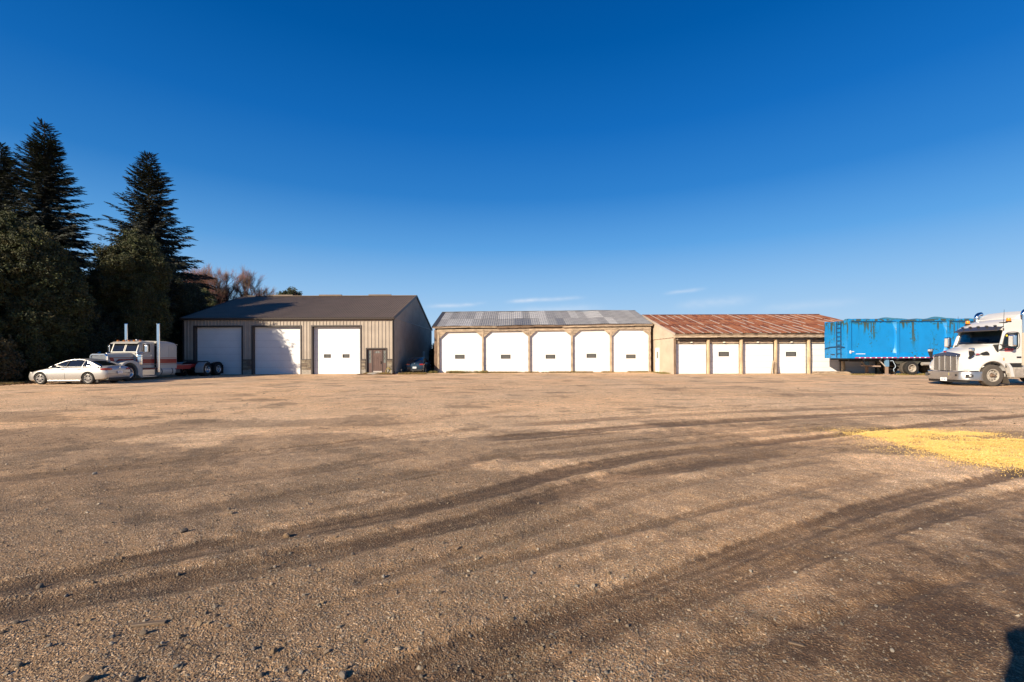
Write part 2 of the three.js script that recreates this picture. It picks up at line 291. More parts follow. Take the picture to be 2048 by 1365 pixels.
{
  const radii = [0.02]; let q = 0.5; while (q < 48) { radii.push(q); q *= q < 3 ? 1.011 : 1.0056; } while (q < 6000) { radii.push(q); q *= 1.25; } radii.push(6000);
  const angs = []; { let a = -Math.PI; while (a < Math.PI - 1e-6) { angs.push(a); const inside = Math.abs(a) < 0.99; a += inside ? 0.0031 : 0.045; } }
  const nA = angs.length, nR = radii.length, pos = new Float32Array(nA * nR * 3), uv = new Float32Array(nA * nR * 2), colr = new Float32Array(nA * nR * 3), idx = new Uint32Array(nA * (nR - 1) * 6);
  let w = 0;
  for (let i = 0; i < nR; i++) for (let j = 0; j < nA; j++) {
    const x = radii[i] * Math.sin(angs[j]), z = -radii[i] * Math.cos(angs[j]), o = i * nA + j, near = radii[i] < 55;
    const [k, rut] = near && Math.abs(angs[j]) < 1.05 ? tread(x, z) : [0, 0];
    pos[o * 3] = x; pos[o * 3 + 1] = groundY(x, z, rut); pos[o * 3 + 2] = z; uv[o * 2] = x / TILE; uv[o * 2 + 1] = z / TILE;
    let c = near ? groundTint(x, z, k) : [0.8, 0.8, 0.8];
    const f = sstep(58, 62, -z) + sstep(60, 75, Math.hypot(x, z)); if (f > 0) { const g = [0.32, 0.36, 0.16].map(v => v * (0.8 + 0.4 * fbm(x * 0.05, z * 0.05, 3))); c = c.map((v, q) => lerp(v, g[q], clamp(f))); }   // the fields behind
    colr.set(c, o * 3);
    if (i < nR - 1) { const a = o, b = i * nA + (j + 1) % nA; idx.set([a, a + nA, b, b, a + nA, b + nA], w); w += 6; }
  }
  for (let i = 0; i < idx.length; i += 3) { const t = idx[i]; idx[i] = idx[i + 1]; idx[i + 1] = t; }
  const g = new THREE.BufferGeometry(); g.setAttribute('position', new THREE.BufferAttribute(pos, 3)); g.setAttribute('uv', new THREE.BufferAttribute(uv, 2)); g.setAttribute('color', new THREE.BufferAttribute(colr, 3)); g.setIndex(new THREE.BufferAttribute(idx, 1)); g.computeVertexNormals();
  structure('ground', g, new THREE.MeshStandardMaterial({ map: gravelMap, bumpMap: gravelBump, bumpScale: 0.009, vertexColors: true, roughness: 0.95, side: THREE.DoubleSide }), 'brown gravel yard with dark wheel tracks across it', 'ground');
}
const Yg = (x, z) => groundY(x, z, tread(x, z)[1]);
console.log('ground');
// ---------- building materials ----------
const M = {
  beige: mat(.42, .36, .295, .6, { map: rep(T.soft, .3), metalness: 0.0 }),
  brownTrim: mat(.045, .036, .032, .5), roofBrown: mat(.21, .163, .132, .62, { map: rep(T.soft, .25), specularIntensity: .5 }),
  white: mat(.76, .76, .755, .5, { map: rep(T.clean, .35) }), white2: mat(.74, .74, .74, .5, { map: rep(T.clean, .27, .4) }),
  pane: mat(.05, .052, .05, .06), seal: mat(.02, .02, .02, .8), paneGrey: mat(.10, .10, .095, .25),
  concrete: mat(.46, .42, .36, .9, { map: rep(T.grain, .7), bumpMap: rep(T.bump, .8), bumpScale: .004 }),
  doorBrown: mat(.125, .072, .060, .5, { map: rep(T.soft, .8) }), doorDark: mat(.055, .034, .03, .5),
  brass: mat(.05, .04, .03, .35, { metalness: .6 }), inside: mat(.06, .055, .05, .9),
  timber: [mat(.64, .60, .53, .85, { map: T.wood }), mat(.56, .52, .47, .85, { map: rep(T.wood, 1.3, .8) }), mat(.76, .70, .61, .85, { map: rep(T.wood, .8, 1.1) })],
  timberDark: mat(.30, .24, .2, .9, { map: rep(T.wood, .9) }), log: mat(.78, .71, .56, .85, { map: rep(T.wood, .6, 1.5) }),
  zinc: [[.50, .50, .495], [.46, .46, .46], [.54, .54, .535], [.49, .495, .505]].map(c => mat(...c, .6, { map: rep(T.zinc, .7), metalness: .1 })),
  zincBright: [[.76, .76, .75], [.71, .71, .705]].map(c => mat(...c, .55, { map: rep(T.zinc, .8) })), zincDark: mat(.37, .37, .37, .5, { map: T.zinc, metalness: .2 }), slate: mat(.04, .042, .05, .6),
  rust: [[1.14, 1.2, 1.1], [1.08, 1.13, 1.04], [1.2, 1.27, 1.13], [1.1, 1.15, 1.05]].map((c, i) => { const t = rep(T.rust, .22 + .03 * i, .16); t.offset.set(i * .31, i * .17); return mat(...c, .85, { map: t }); }),
  seam: mat(.80, .68, .58, .6, { map: T.zinc }), paleWall: mat(.56, .475, .37, .85, { map: rep(T.soft, .25) }),
  lampWhite: mat(.75, .72, .6, .4),
};
// a sectional overhead door: each section is a piece, with a shallow groove between; windows as [x0, x1, y0, y1]
function garageDoor(parent, x0, x1, h, z, n, m, wins = [], track = 0) {
  const d = sub(parent, 'garage_door'), ys = []; for (let k = 0; k <= n; k++) ys.push(h * k / n);
  for (const w of wins) for (let k = 1; k < n; k++) if (ys[k] > w[2] - .05 && ys[k] < w[3] + .05) ys[k] = ys[k] < (w[2] + w[3]) / 2 ? w[2] - .06 : w[3] + .06;   // windows sit inside a section
  for (let k = 0; k < n; k++) {
    const y0 = ys[k], y1 = ys[k + 1]; let g;
    const holes = wins.filter(w => w[2] >= y0 && w[2] < y1);
    if (holes.length) g = prism([[x0, y0 + .003], [x1, y0 + .003], [x1, y1 - .003], [x0, y1 - .003]], z - .05, z, 0, holes.map(w => [[w[0], Math.max(w[2], y0 + .03)], [w[1], Math.max(w[2], y0 + .03)], [w[1], Math.min(w[3], y1 - .03)], [w[0], Math.min(w[3], y1 - .03)]]));
    else g = box(x0, x1, y0 + .003, y1 - .003, z - .05, z, .006);
    part(d, 'door_section', g, m);
    for (const w of holes) { const a = Math.max(w[2], y0 + .03), b = Math.min(w[3], y1 - .03), t = .035; const wd = sub(d, 'window');
      part(wd, 'frame', prism([[w[0] - t, a - t * .4], [w[1] + t, a - t * .4], [w[1] + t, b + t * .4], [w[0] - t, b + t * .4]], z - .055, z + .014, .003, [[[w[0] + .02, a + .02], [w[1] - .02, a + .02], [w[1] - .02, b - .02], [w[0] + .02, b - .02]]]), M.seal);
      part(wd, 'pane', box(w[0] + .01, w[1] - .01, a + .01, b - .01, z - .035, z - .025), M.paneGrey); }
  }
  part(d, 'bottom_seal', box(x0 + .01, x1 - .01, -.02, .006, z - .04, z - .01), M.seal);
  part(d, 'backing', box(x0 - .1, x1 + .1, 0, h + .1, z - .09, z - .06), M.inside);
  return d;
}
// ---------- the steel workshop with the brown roof ----------
{
  const D = 39.2, z0 = -D, depth = 18.3, xl = X(366, D), xr = X(787.5, D), eave = 4.85, ridge = 7.86, zr = z0 - depth / 2;
  const b = thing('workshop', 'beige ribbed steel workshop with brown metal roof and three white overhead doors', 'workshop', [0, 0, 0]);
  const at = (px) => X(px, D);
  const doors = [[at(389.2), at(483.6)], [at(505.4), at(601)], [at(624.4), at(720.6)]], dh = 4.12;
  const en = [at(733), at(772.5)], eh = 2.17;
  // structure behind the siding
  const cw = []; const segs = [xl + .03, doors[0][0], doors[0][1], doors[1][0], doors[1][1], doors[2][0], doors[2][1], en[0], en[1], xr - .03];
  for (let i = 0; i < segs.length; i += 2) cw.push(box(segs[i], segs[i + 1], 0, eave - .02, z0 - .32, z0 - .03));
  for (const [a, c] of doors) cw.push(box(a, c, dh, eave - .021, z0 - .319, z0 - .031)); cw.push(box(en[0], en[1], eh, eave - .021, z0 - .319, z0 - .031));
  cw.push(box(xr - .30, xr - .03, 0, eave - .02, z0 - depth + .1, z0 - .33), box(xl + .03, xl + .3, 0, eave - .02, z0 - depth + .1, z0 - .33), box(xl + .03, xr - .03, 0, eave - .02, z0 - depth, z0 - depth + .09));
  const gp = [[z0 - .1, eave - .02], [z0 - depth + .1, eave - .02], [zr, ridge - .12]];
  for (const x of [xl + .03, xr - .15]) { const g = prism(gp.map(p => [-p[0], p[1]]), 0, .12); g.rotateY(Math.PI / 2); g.translate(x, 0, 0); cw.push(g); }
  part(b, 'wall', cw, M.inside);
  part(b, 'floor', box(xl + .3, xr - .3, -.2, -.002, z0 - depth + .2, z0 - .33), M.concrete);
  // siding, panel by panel
  const wallSheet = (u0, u1, y0, y1) => part(b, 'siding_panel', sheet(ribs(u0, u1, .305, .045, .04), u => [u, y0, z0], u => [u, y1, z0], [0, 0, 1]), M.beige, false);
  const run = (u0, u1, y0, y1) => { const n = Math.max(1, Math.round((u1 - u0) / .92)); for (let k = 0; k < n; k++) wallSheet(lerp(u0, u1, k / n), lerp(u0, u1, (k + 1) / n), y0, y1); };
  const stoneTop = 1.24, tw = .10;
  const piers = [[xl, doors[0][0] - tw], [doors[0][1] + tw, doors[1][0] - tw], [doors[1][1] + tw, doors[2][0] - tw], [doors[2][1] + tw, en[0] - .07], [en[1] + .07, xr]];
  for (const [a, c] of piers) run(a, c, stoneTop + .05, eave - .02);
  for (const [a, c] of doors) run(a - tw, c + tw, dh + tw, eave - .02); run(en[0] - .07, en[1] + .07, eh + .08, eave - .02);
  const sideSheet = (x, sgn, u0, u1, yA, yB, nm) => part(b, nm, sheet(ribs(u0, u1, .305, .045, .035), u => [x, yA(u), -u], u => [x, yB(u), -u], [sgn, 0, 0]), M.beige, false);
  const rl = u => { const t = 1 - Math.abs(u - (D + depth / 2)) / (depth / 2); return eave + (ridge - eave) * t - .06; };
  for (let k = 0; k < 20; k++) { const u0 = D + depth * k / 20, u1 = D + depth * (k + 1) / 20; for (const [x, s] of [[xr, 1], [xl, -1]]) { sideSheet(x, s, u0, u1, () => .22, () => eave - .05, 'siding_panel'); sideSheet(x, s, u0, u1, () => eave + .0, u => Math.max(eave + .005, rl(u)), 'gable_panel'); } }
  for (const [x, s] of [[xr, 1], [xl, -1]]) { part(b, 'gable_flashing', box(x + (s > 0 ? -.01 : -.05), x + (s > 0 ? .05 : .01), eave - .06, eave + .015, z0 - depth, z0), M.beige); part(b, 'concrete_footing', box(x - (s > 0 ? .2 : .035), x + (s > 0 ? .035 : .2), -.1, .22, z0 - depth, z0 - .34), M.concrete); }
  // stone skirting on a concrete base, stone by stone
  const r = rng(31), sm = [[.30, .25, .19], [.36, .30, .22], [.24, .19, .145], [.20, .165, .14], [.42, .36, .27], [.28, .21, .15]].map(c => mat(...c, .9, { map: rep(T.grain, 1.5), bumpMap: rep(T.bump, 2), bumpScale: .01 }));
  for (const [i, [a0, c0]] of piers.entries()) {
    const a = a0 + (i ? 0 : .05), c = c0 - (i === 4 ? .14 : 0);
    part(b, 'concrete_base', box(a, c, -.1, .37, z0 - .03, z0 + .05, .01), M.concrete);
    const w = sub(b, 'stone_skirting'); part(w, 'mortar', box(a, c, .37, stoneTop, z0 - .03, z0 + .02), M.concrete); part(w, 'cap', box(a - .01, c + .01, stoneTop, stoneTop + .05, z0 - .03, z0 + .09, .01), M.brownTrim);
    let y = .375; while (y < stoneTop - .04) { const hh = Math.min(.08 + .13 * r(), stoneTop - y - .004); let x = a + .002; while (x < c - .03) { const ww = Math.min(.16 + .34 * r(), c - x - .002); part(w, 'stone', box(x + .005, x + ww - .005, y + .005, y + hh - .005, z0 + .0, z0 + .04 + .04 * r(), .015), sm[(r() * 6) | 0]); x += ww; } y += hh; }
  }
  // overhead doors with brown frames
  doors.forEach(([a, c], i) => {
    const px = v => X(v, D + .3);
    garageDoor(b, a + .02, c - .02, dh - .03, z0 - .30, 7, M.white, i === 2 ? [[px(648.6), px(660.6), 1.42, 1.70], [px(685.8), px(698), 1.42, 1.70]] : []);
    part(b, 'door_trim', [box(a - tw, a + .015, 0, dh + tw, z0 - .30, z0 + .055), box(c - .015, c + tw, 0, dh + tw, z0 - .30, z0 + .055), box(a + .015, c - .015, dh - .012, dh + tw, z0 - .299, z0 + .054)], M.brownTrim);
  });
  // front entrance: brown door with arched glass and a tall light each side
  {
    const e = sub(b, 'entrance_door'), [a, c] = en, zf = z0 - .1;
    part(e, 'frame', [box(a - .07, a + .03, 0, eh + .06, z0 - .16, z0 + .04), box(c - .03, c + .07, 0, eh + .06, z0 - .16, z0 + .04), box(a + .03, c - .03, eh - .03, eh + .06, z0 - .159, z0 + .039)], M.brownTrim);
    const d0 = X(745, D), d1 = X(763, D);
    part(e, 'mullion', [box(d0 - .09, d0 - .005, .02, eh - .03, z0 - .16, zf + .03), box(d1 + .005, d1 + .06, .02, eh - .03, z0 - .16, zf + .03)], M.doorDark);
    const arch = []; for (let k = 0; k <= 10; k++) { const t = Math.PI * k / 10; arch.push([(d0 + d1) / 2 - Math.cos(t) * .27, 1.80 + Math.sin(t) * .2]); }
    part(e, 'door_leaf', prism([[d0, .26], [d1, .26], [d1, eh - .035], [d0, eh - .035]], zf - .05, zf, .004, [arch]), M.doorBrown);
    part(e, 'arched_glass', prism(arch.map(p => [p[0], p[1]]), zf - .03, zf - .02), mat(.2, .2, .19, .25));
    part(e, 'glass_bars', [0.25, .5, .75].map(t => box(d0 + (d1 - d0) * t - .012, d0 + (d1 - d0) * t + .012, 1.80, 1.97, zf - .02, zf - .005)), M.doorDark);
    const mx = (d0 + d1) / 2; part(e, 'door_moulding', [[d0 + .09, mx - .05], [mx + .05, d1 - .09]].map(([p, q]) => prism([[p, .38], [q, .38], [q, 1.62], [p, 1.62]], zf - .005, zf + .012, .004, [[[p + .05, .43], [q - .05, .43], [q - .05, 1.57], [p + .05, 1.57]]])), M.doorBrown);
    part(e, 'kick_plate', box(d0, d1, .015, .255, zf - .05, zf + .004), mat(.45, .40, .36, .5));
    part(e, 'handle', [box(d1 - .12, d1 - .06, .86, 1.14, zf, zf + .02, .008), rod([d1 - .09, .9, zf + .05], [d1 - .09, 1.1, zf + .05], .012), rod([d1 - .09, .98, zf], [d1 - .09, .98, zf + .05], .012)], M.brass);
    part(e, 'deadbolt', lathe([[0, .03], [.03, .03], [.035, 0]], 'z', 14).translate(d1 - .09, 1.28, zf), M.brass); part(e, 'knocker', lathe([[0, .02], [.025, .02], [.03, 0]], 'z', 12).translate(mx, 1.36, zf), M.brass);
    for (const [p, q] of [[a + .03, d0 - .09], [d1 + .06, c - .03]]) { const s = sub(e, 'side_light'), m = .06;
      part(s, 'panel', prism([[p, .015], [q, .015], [q, eh - .035], [p, eh - .035]], zf - .05, zf, .003, [[[p + m, .95], [q - m, .95], [q - m, eh - .14], [p + m, eh - .14]]]), M.doorBrown);
      part(s, 'glass', box(p + m - .01, q - m + .01, .94, eh - .13, zf - .03, zf - .02), mat(.16, .17, .16, .2));
      part(s, 'leading', [bar([p + m, 1.2, zf - .015], [q - m, 1.5, zf - .015], .012), bar([q - m, 1.2, zf - .015], [p + m, 1.5, zf - .015], .012), bar([p + m, 1.5, zf - .015], [q - m, 1.8, zf - .015], .012), bar([q - m, 1.5, zf - .015], [p + m, 1.8, zf - .015], .012)], M.brass); }
    part(e, 'threshold', box(a - .1, c + .1, -.06, .013, z0 - .16, z0 + .3, .008), M.concrete);
  }
  // roof
  const ov = .16, sl = (ridge - eave) / (depth / 2), nl = Math.hypot(1, sl), N = [0, 1 / nl, sl / nl], NB = [0, 1 / nl, -sl / nl], xa = xl - .12, xb = xr + .1;
  for (let k = 0; k < 20; k++) {
    const u0 = lerp(xa, xb, k / 20), u1 = lerp(xa, xb, (k + 1) / 20), pf = ribs(u0, u1, .23, .035, .042);
    part(b, 'roof_panel', sheet(pf, u => [u, eave - sl * ov + .06, z0 + ov], u => [u, ridge + .06, zr], N), M.roofBrown, false);
    part(b, 'roof_panel', sheet(pf, u => [u, eave - sl * ov + .06, z0 - depth - ov], u => [u, ridge + .06, zr], NB), M.roofBrown, false);
  }
  const deck = prism([[-(z0 + ov - .02), eave - sl * ov + .03], [-zr, ridge + .03], [-(z0 - depth - ov), eave - sl * ov + .03], [-(z0 - depth - ov), eave - sl * ov - .05], [-zr, ridge - .07], [-(z0 + ov - .02), eave - sl * ov - .05]], 0, xb - xa - .04); deck.rotateY(Math.PI / 2); deck.translate(xa + .02, 0, 0); part(b, 'roof_deck', deck, M.inside);
  part(b, 'ridge_cap', [bar([xa, ridge + .1, zr], [xb, ridge + .1, zr], .06, .3)], M.roofBrown);
  for (const [p, q] of [[538, 587], [639, 684], [738, 783]]) part(b, 'ridge_vent', box(X(p, D + depth / 2), X(q, D + depth / 2), ridge + .1, ridge + .23, zr - .16, zr + .16, .03), M.roofBrown);
  part(b, 'gutter', [prism([[0, 0], [.13, 0], [.15, .13], [.13, .13], [.115, .02], [.015, .02], [.015, .13], [0, .13]], 0, xb - xa).rotateY(-Math.PI / 2).translate(xb, eave - .14, z0 + ov - .02)], M.brownTrim);
  part(b, 'soffit', box(xa, xb, eave - .17, eave - .14, z0 + .03, z0 + ov - .02), M.brownTrim);
  for (const [x, s] of [[xb, 1], [xa, -1]]) part(b, 'rake_trim', [bar([x, eave - sl * ov - .0, z0 + ov], [x, ridge + .05, zr], .05, .2), bar([x, eave - sl * ov, z0 - depth - ov], [x, ridge + .05, zr], .05, .2)], M.brownTrim);
  part(b, 'corner_trim', [box(xr - .13, xr + .03, 0, eave - .2, z0 - .05, z0 + .036)], M.brownTrim); part(b, 'corner_trim', box(xl - .03, xl + .1, 0, eave - .2, z0 - .05, z0 + .036), M.brownTrim); part(b, 'corner_trim', box(xr - .1, xr + .036, 0, eave - .06, z0 - depth - .03, z0 - depth + .1), M.brownTrim);
  part(b, 'downspout', [tube([[xr - .05, eave - .14, z0 + .1], [xr - .05, eave - .4, z0 + .08], [xr - .05, 1, z0 + .08], [xr - .05, .15, z0 + .09], [xr + .02, .06, z0 + .25]], .045, 24, 8)], M.brownTrim);
  { const w = sub(b, 'side_window'), zc = -52.2; part(w, 'frame', [box(xr + .02, xr + .09, .95, 2.05, zc - .42, zc - .34), box(xr + .02, xr + .09, .95, 2.05, zc + .34, zc + .42), box(xr + .02, xr + .088, .95, 1.03, zc - .34, zc + .34), box(xr + .02, xr + .088, 1.97, 2.05, zc - .34, zc + .34)], M.white); part(w, 'pane', box(xr + .025, xr + .05, 1.03, 1.97, zc - .34, zc + .34), mat(.5, .52, .55, .2)); }
  part(b, 'service_mast', [rod([xr + .06, eave - .35, z0 - depth + .3], [xr + .06, eave + .2, z0 - depth + .3], .03)], M.white);
}
console.log('workshop');
// ---------- the timber shed with five bays ----------
{
  const D = 41.9, z0 = -D, half = 5.82, zr = z0 - half, at = px => X(px, D);
  const b = thing('timber_shed', 'weathered timber drive shed with patchy galvanised roof and five tall white doors', 'shed');
  const xs = [876.6, 965.7, 1058.5, 1144.2, 1222.3, 1300.2].map(at), xL = at(868), xR = at(1302.4), tt = x => clamp((x - xL) / (xR - xL));
  const wav = x => .03 * Math.sin(x * .9) + .02 * Math.sin(x * 2.3 + 1);
  const eave = x => 4.235 + .212 * tt(x) + wav(x) * .7, rid = x => 6.10 + .112 * tt(x) + wav(x + 5), base = x => -.02;
  const r = rng(8), tm = () => M.timber[(r() * 3) | 0];
  // posts
  xs.forEach((x, i) => part(b, 'post', box(x - .085, x + .085, base(x), eave(x) - .50, z0 - .2, z0 + .02, .015), M.timber[(i * 2) % 3], 'v'));
  part(b, 'corner_post', box(xL + .02, xs[0] - .102, 0, eave(xL) - .3, z0 - .3, z0 - .01), M.timberDark, 'v');
  // header beams: one over each bay
  for (let i = 0; i < 5; i++) { const a = xs[i] - (i ? 0 : .12), c = xs[i + 1] + (i === 4 ? .1 : 0); part(b, 'header_beam', [loft([[a, eave(a)], [c, eave(c)]].map(([x, e]) => [[x, e - .50, z0 + .022], [x, e - .26, z0 + .022], [x, e - .26, z0 - .2], [x, e - .50, z0 - .2]]))], M.timber[i % 3]); }
  // fascia boards, butted end to end
  { let x = xL - .05; const end = xR + .1; while (x < end - .1) { const c = Math.min(end, x + 2.2 + 2.4 * r()), dy = (r() - .5) * .05, hh = .15 + .05 * r(); part(b, 'fascia_board', loft([x + .004, c - .004].map(q => [[q, eave(q) - hh - .02 + dy, z0 + .19], [q, eave(q) - .02 + dy, z0 + .19], [q, eave(q) - .02 + dy, z0 + .16], [q, eave(q) - hh - .02 + dy, z0 + .16]])), r() < .25 ? M.timberDark : tm()); x = c; } }
  part(b, 'fascia_strip', loft([at(1040), at(1122)].map(q => [[q, eave(q) - .30, z0 + .06], [q, eave(q) - .25, z0 + .06], [q, eave(q) - .25, z0 + .03], [q, eave(q) - .30, z0 + .03]])), M.timberDark);
  // corner gussets of short diagonal boards
  for (let i = 0; i < 5; i++) for (const s of [1, -1]) {
    const px = s > 0 ? xs[i] + .085 : xs[i + 1] - .085, e = eave(px) - .5, g = sub(b, 'gusset'), w = .56 + .12 * r(), h = .50 + .12 * r(), n = 2 + ((r() * 2) | 0);
    for (let k = 0; k < n; k++) { const a = k / n + .012, c = (k + 1) / n - .012; part(g, 'board', prism([[px + s * .002, e - h * c], [px + s * .002, e - h * a], [px + s * w * (1 - a), e - h * a], [px + s * w * (1 - c) + s * .004, e - h * c]], z0 - .045, z0 - .004 - .006 * k, .003), tm()); }
  }
  // doors
  const wins = [[910.8, 928.4, 710.4, 717.7], [1002.6, 1020.2, 710.2, 717.6], [1092.2, 1109.6, 710.2, 717.5], [1174, 1191.6, 708.4, 715.8], [1253.1, 1270.6, 709.8, 717]];
  for (let i = 0; i < 5; i++) { const zz = D + .2, w = wins[i]; garageDoor(b, xs[i] + .06, xs[i + 1] - .06, eave(xs[i]) - .48, z0 - .2, 6, [M.white, M.white2][i % 2], [[X(w[0], zz), X(w[1], zz), Y(w[0], w[3], zz), Y(w[0], w[2], zz)]]); }
  // side and back walls
  const gp = [[-z0 + .25, 0], [-z0 + 2 * half, 0], [-z0 + 2 * half, 4.15], [-zr, 5.98], [-z0 + .25, 4.05]];
  for (const x of [xL + .05, xR - .12]) { const g = prism(gp, 0, .1); g.rotateY(Math.PI / 2); g.translate(x, 0, 0); part(b, 'end_wall', g, M.timberDark); }
  part(b, 'back_wall', box(xL + .1, xR - .1, 0, 4.1, z0 - 2 * half - .1, z0 - 2 * half), M.timberDark);
  part(b, 'floor', box(xL + .2, xR - .2, -.15, -.004, z0 - 2 * half, z0 - .26), M.concrete);
  // roof sheets in two rows
  const ov = .22, zE = z0 + ov, xa = xL - .13, xb = xR + .12, nS = 25, mid = .47;
  const yE = x => eave(x) + .0, yR = rid, ny = half + ov;
  const Lp = (x, t) => [x, lerp(yE(x), yR(x), t), lerp(zE, zr, t)], N = (() => { const s = 1.85 / ny, q = Math.hypot(1, s); return [0, 1 / q, s / q]; })();
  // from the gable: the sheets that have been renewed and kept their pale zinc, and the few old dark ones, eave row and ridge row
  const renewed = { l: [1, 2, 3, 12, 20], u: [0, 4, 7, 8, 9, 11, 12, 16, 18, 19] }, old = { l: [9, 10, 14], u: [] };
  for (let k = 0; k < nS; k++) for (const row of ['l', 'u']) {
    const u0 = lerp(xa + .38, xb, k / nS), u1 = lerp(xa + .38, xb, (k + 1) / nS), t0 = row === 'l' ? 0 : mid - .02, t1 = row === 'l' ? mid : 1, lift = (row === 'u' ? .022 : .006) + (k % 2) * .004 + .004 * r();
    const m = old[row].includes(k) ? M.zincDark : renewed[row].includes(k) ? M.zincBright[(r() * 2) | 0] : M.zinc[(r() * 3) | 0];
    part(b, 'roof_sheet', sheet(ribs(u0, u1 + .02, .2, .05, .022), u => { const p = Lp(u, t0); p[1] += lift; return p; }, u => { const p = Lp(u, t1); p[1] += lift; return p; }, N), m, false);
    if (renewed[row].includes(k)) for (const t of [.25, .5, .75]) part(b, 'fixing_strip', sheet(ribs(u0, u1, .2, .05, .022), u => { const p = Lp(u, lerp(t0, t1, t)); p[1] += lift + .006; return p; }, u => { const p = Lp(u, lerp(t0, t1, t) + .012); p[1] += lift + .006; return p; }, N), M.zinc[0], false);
  }
  part(b, 'rake_strip', sheet([[xa, 0], [xa + .38, 0]], u => { const p = Lp(u, 0); p[1] += .03; return p; }, u => { const p = Lp(u, 1); p[1] += .03; return p; }, N), M.slate, false);
  part(b, 'rake_board', [bar(Lp(xa, 0).map((v, i) => i === 1 ? v - .07 : v), Lp(xa, 1).map((v, i) => i === 1 ? v - .07 : v), .04, .2)], M.slate); part(b, 'rake_board', bar(Lp(xb, 0).map((v, i) => i === 1 ? v - .05 : v), Lp(xb, 1).map((v, i) => i === 1 ? v - .05 : v), .04, .14), M.timber[1]);
  part(b, 'roof_deck', loft(Array.from({ length: 25 }, (_, k) => lerp(xa + .03, xb - .03, k / 24)).map(q => [[q, yE(q) - .05, zE - .01], [q, yR(q) - .05, zr], [q, yE(q) - .05, zr - ny], [q, yE(q) - .1, zr - ny], [q, yR(q) - .1, zr], [q, yE(q) - .1, zE - .01]]), false), M.timberDark);
  part(b, 'back_roof', sheet(ribs(xa, xb, .2, .05, .02), u => { const p = Lp(u, 1); return [p[0], p[1] + .02, p[2]]; }, u => [u, yE(u) + .01, zr - ny], [0, N[1], -N[2]]), M.zinc[1], false);
  part(b, 'ridge_cap', loft([0, .2, .4, .6, .8, 1].map(t => { const q = lerp(xa, xb, t); return [[q, yR(q) + .03, zr + .14], [q, yR(q) + .085, zr], [q, yR(q) + .03, zr - .14], [q, yR(q) + .0, zr]]; })), M.zinc[0]);
}
console.log('shed');
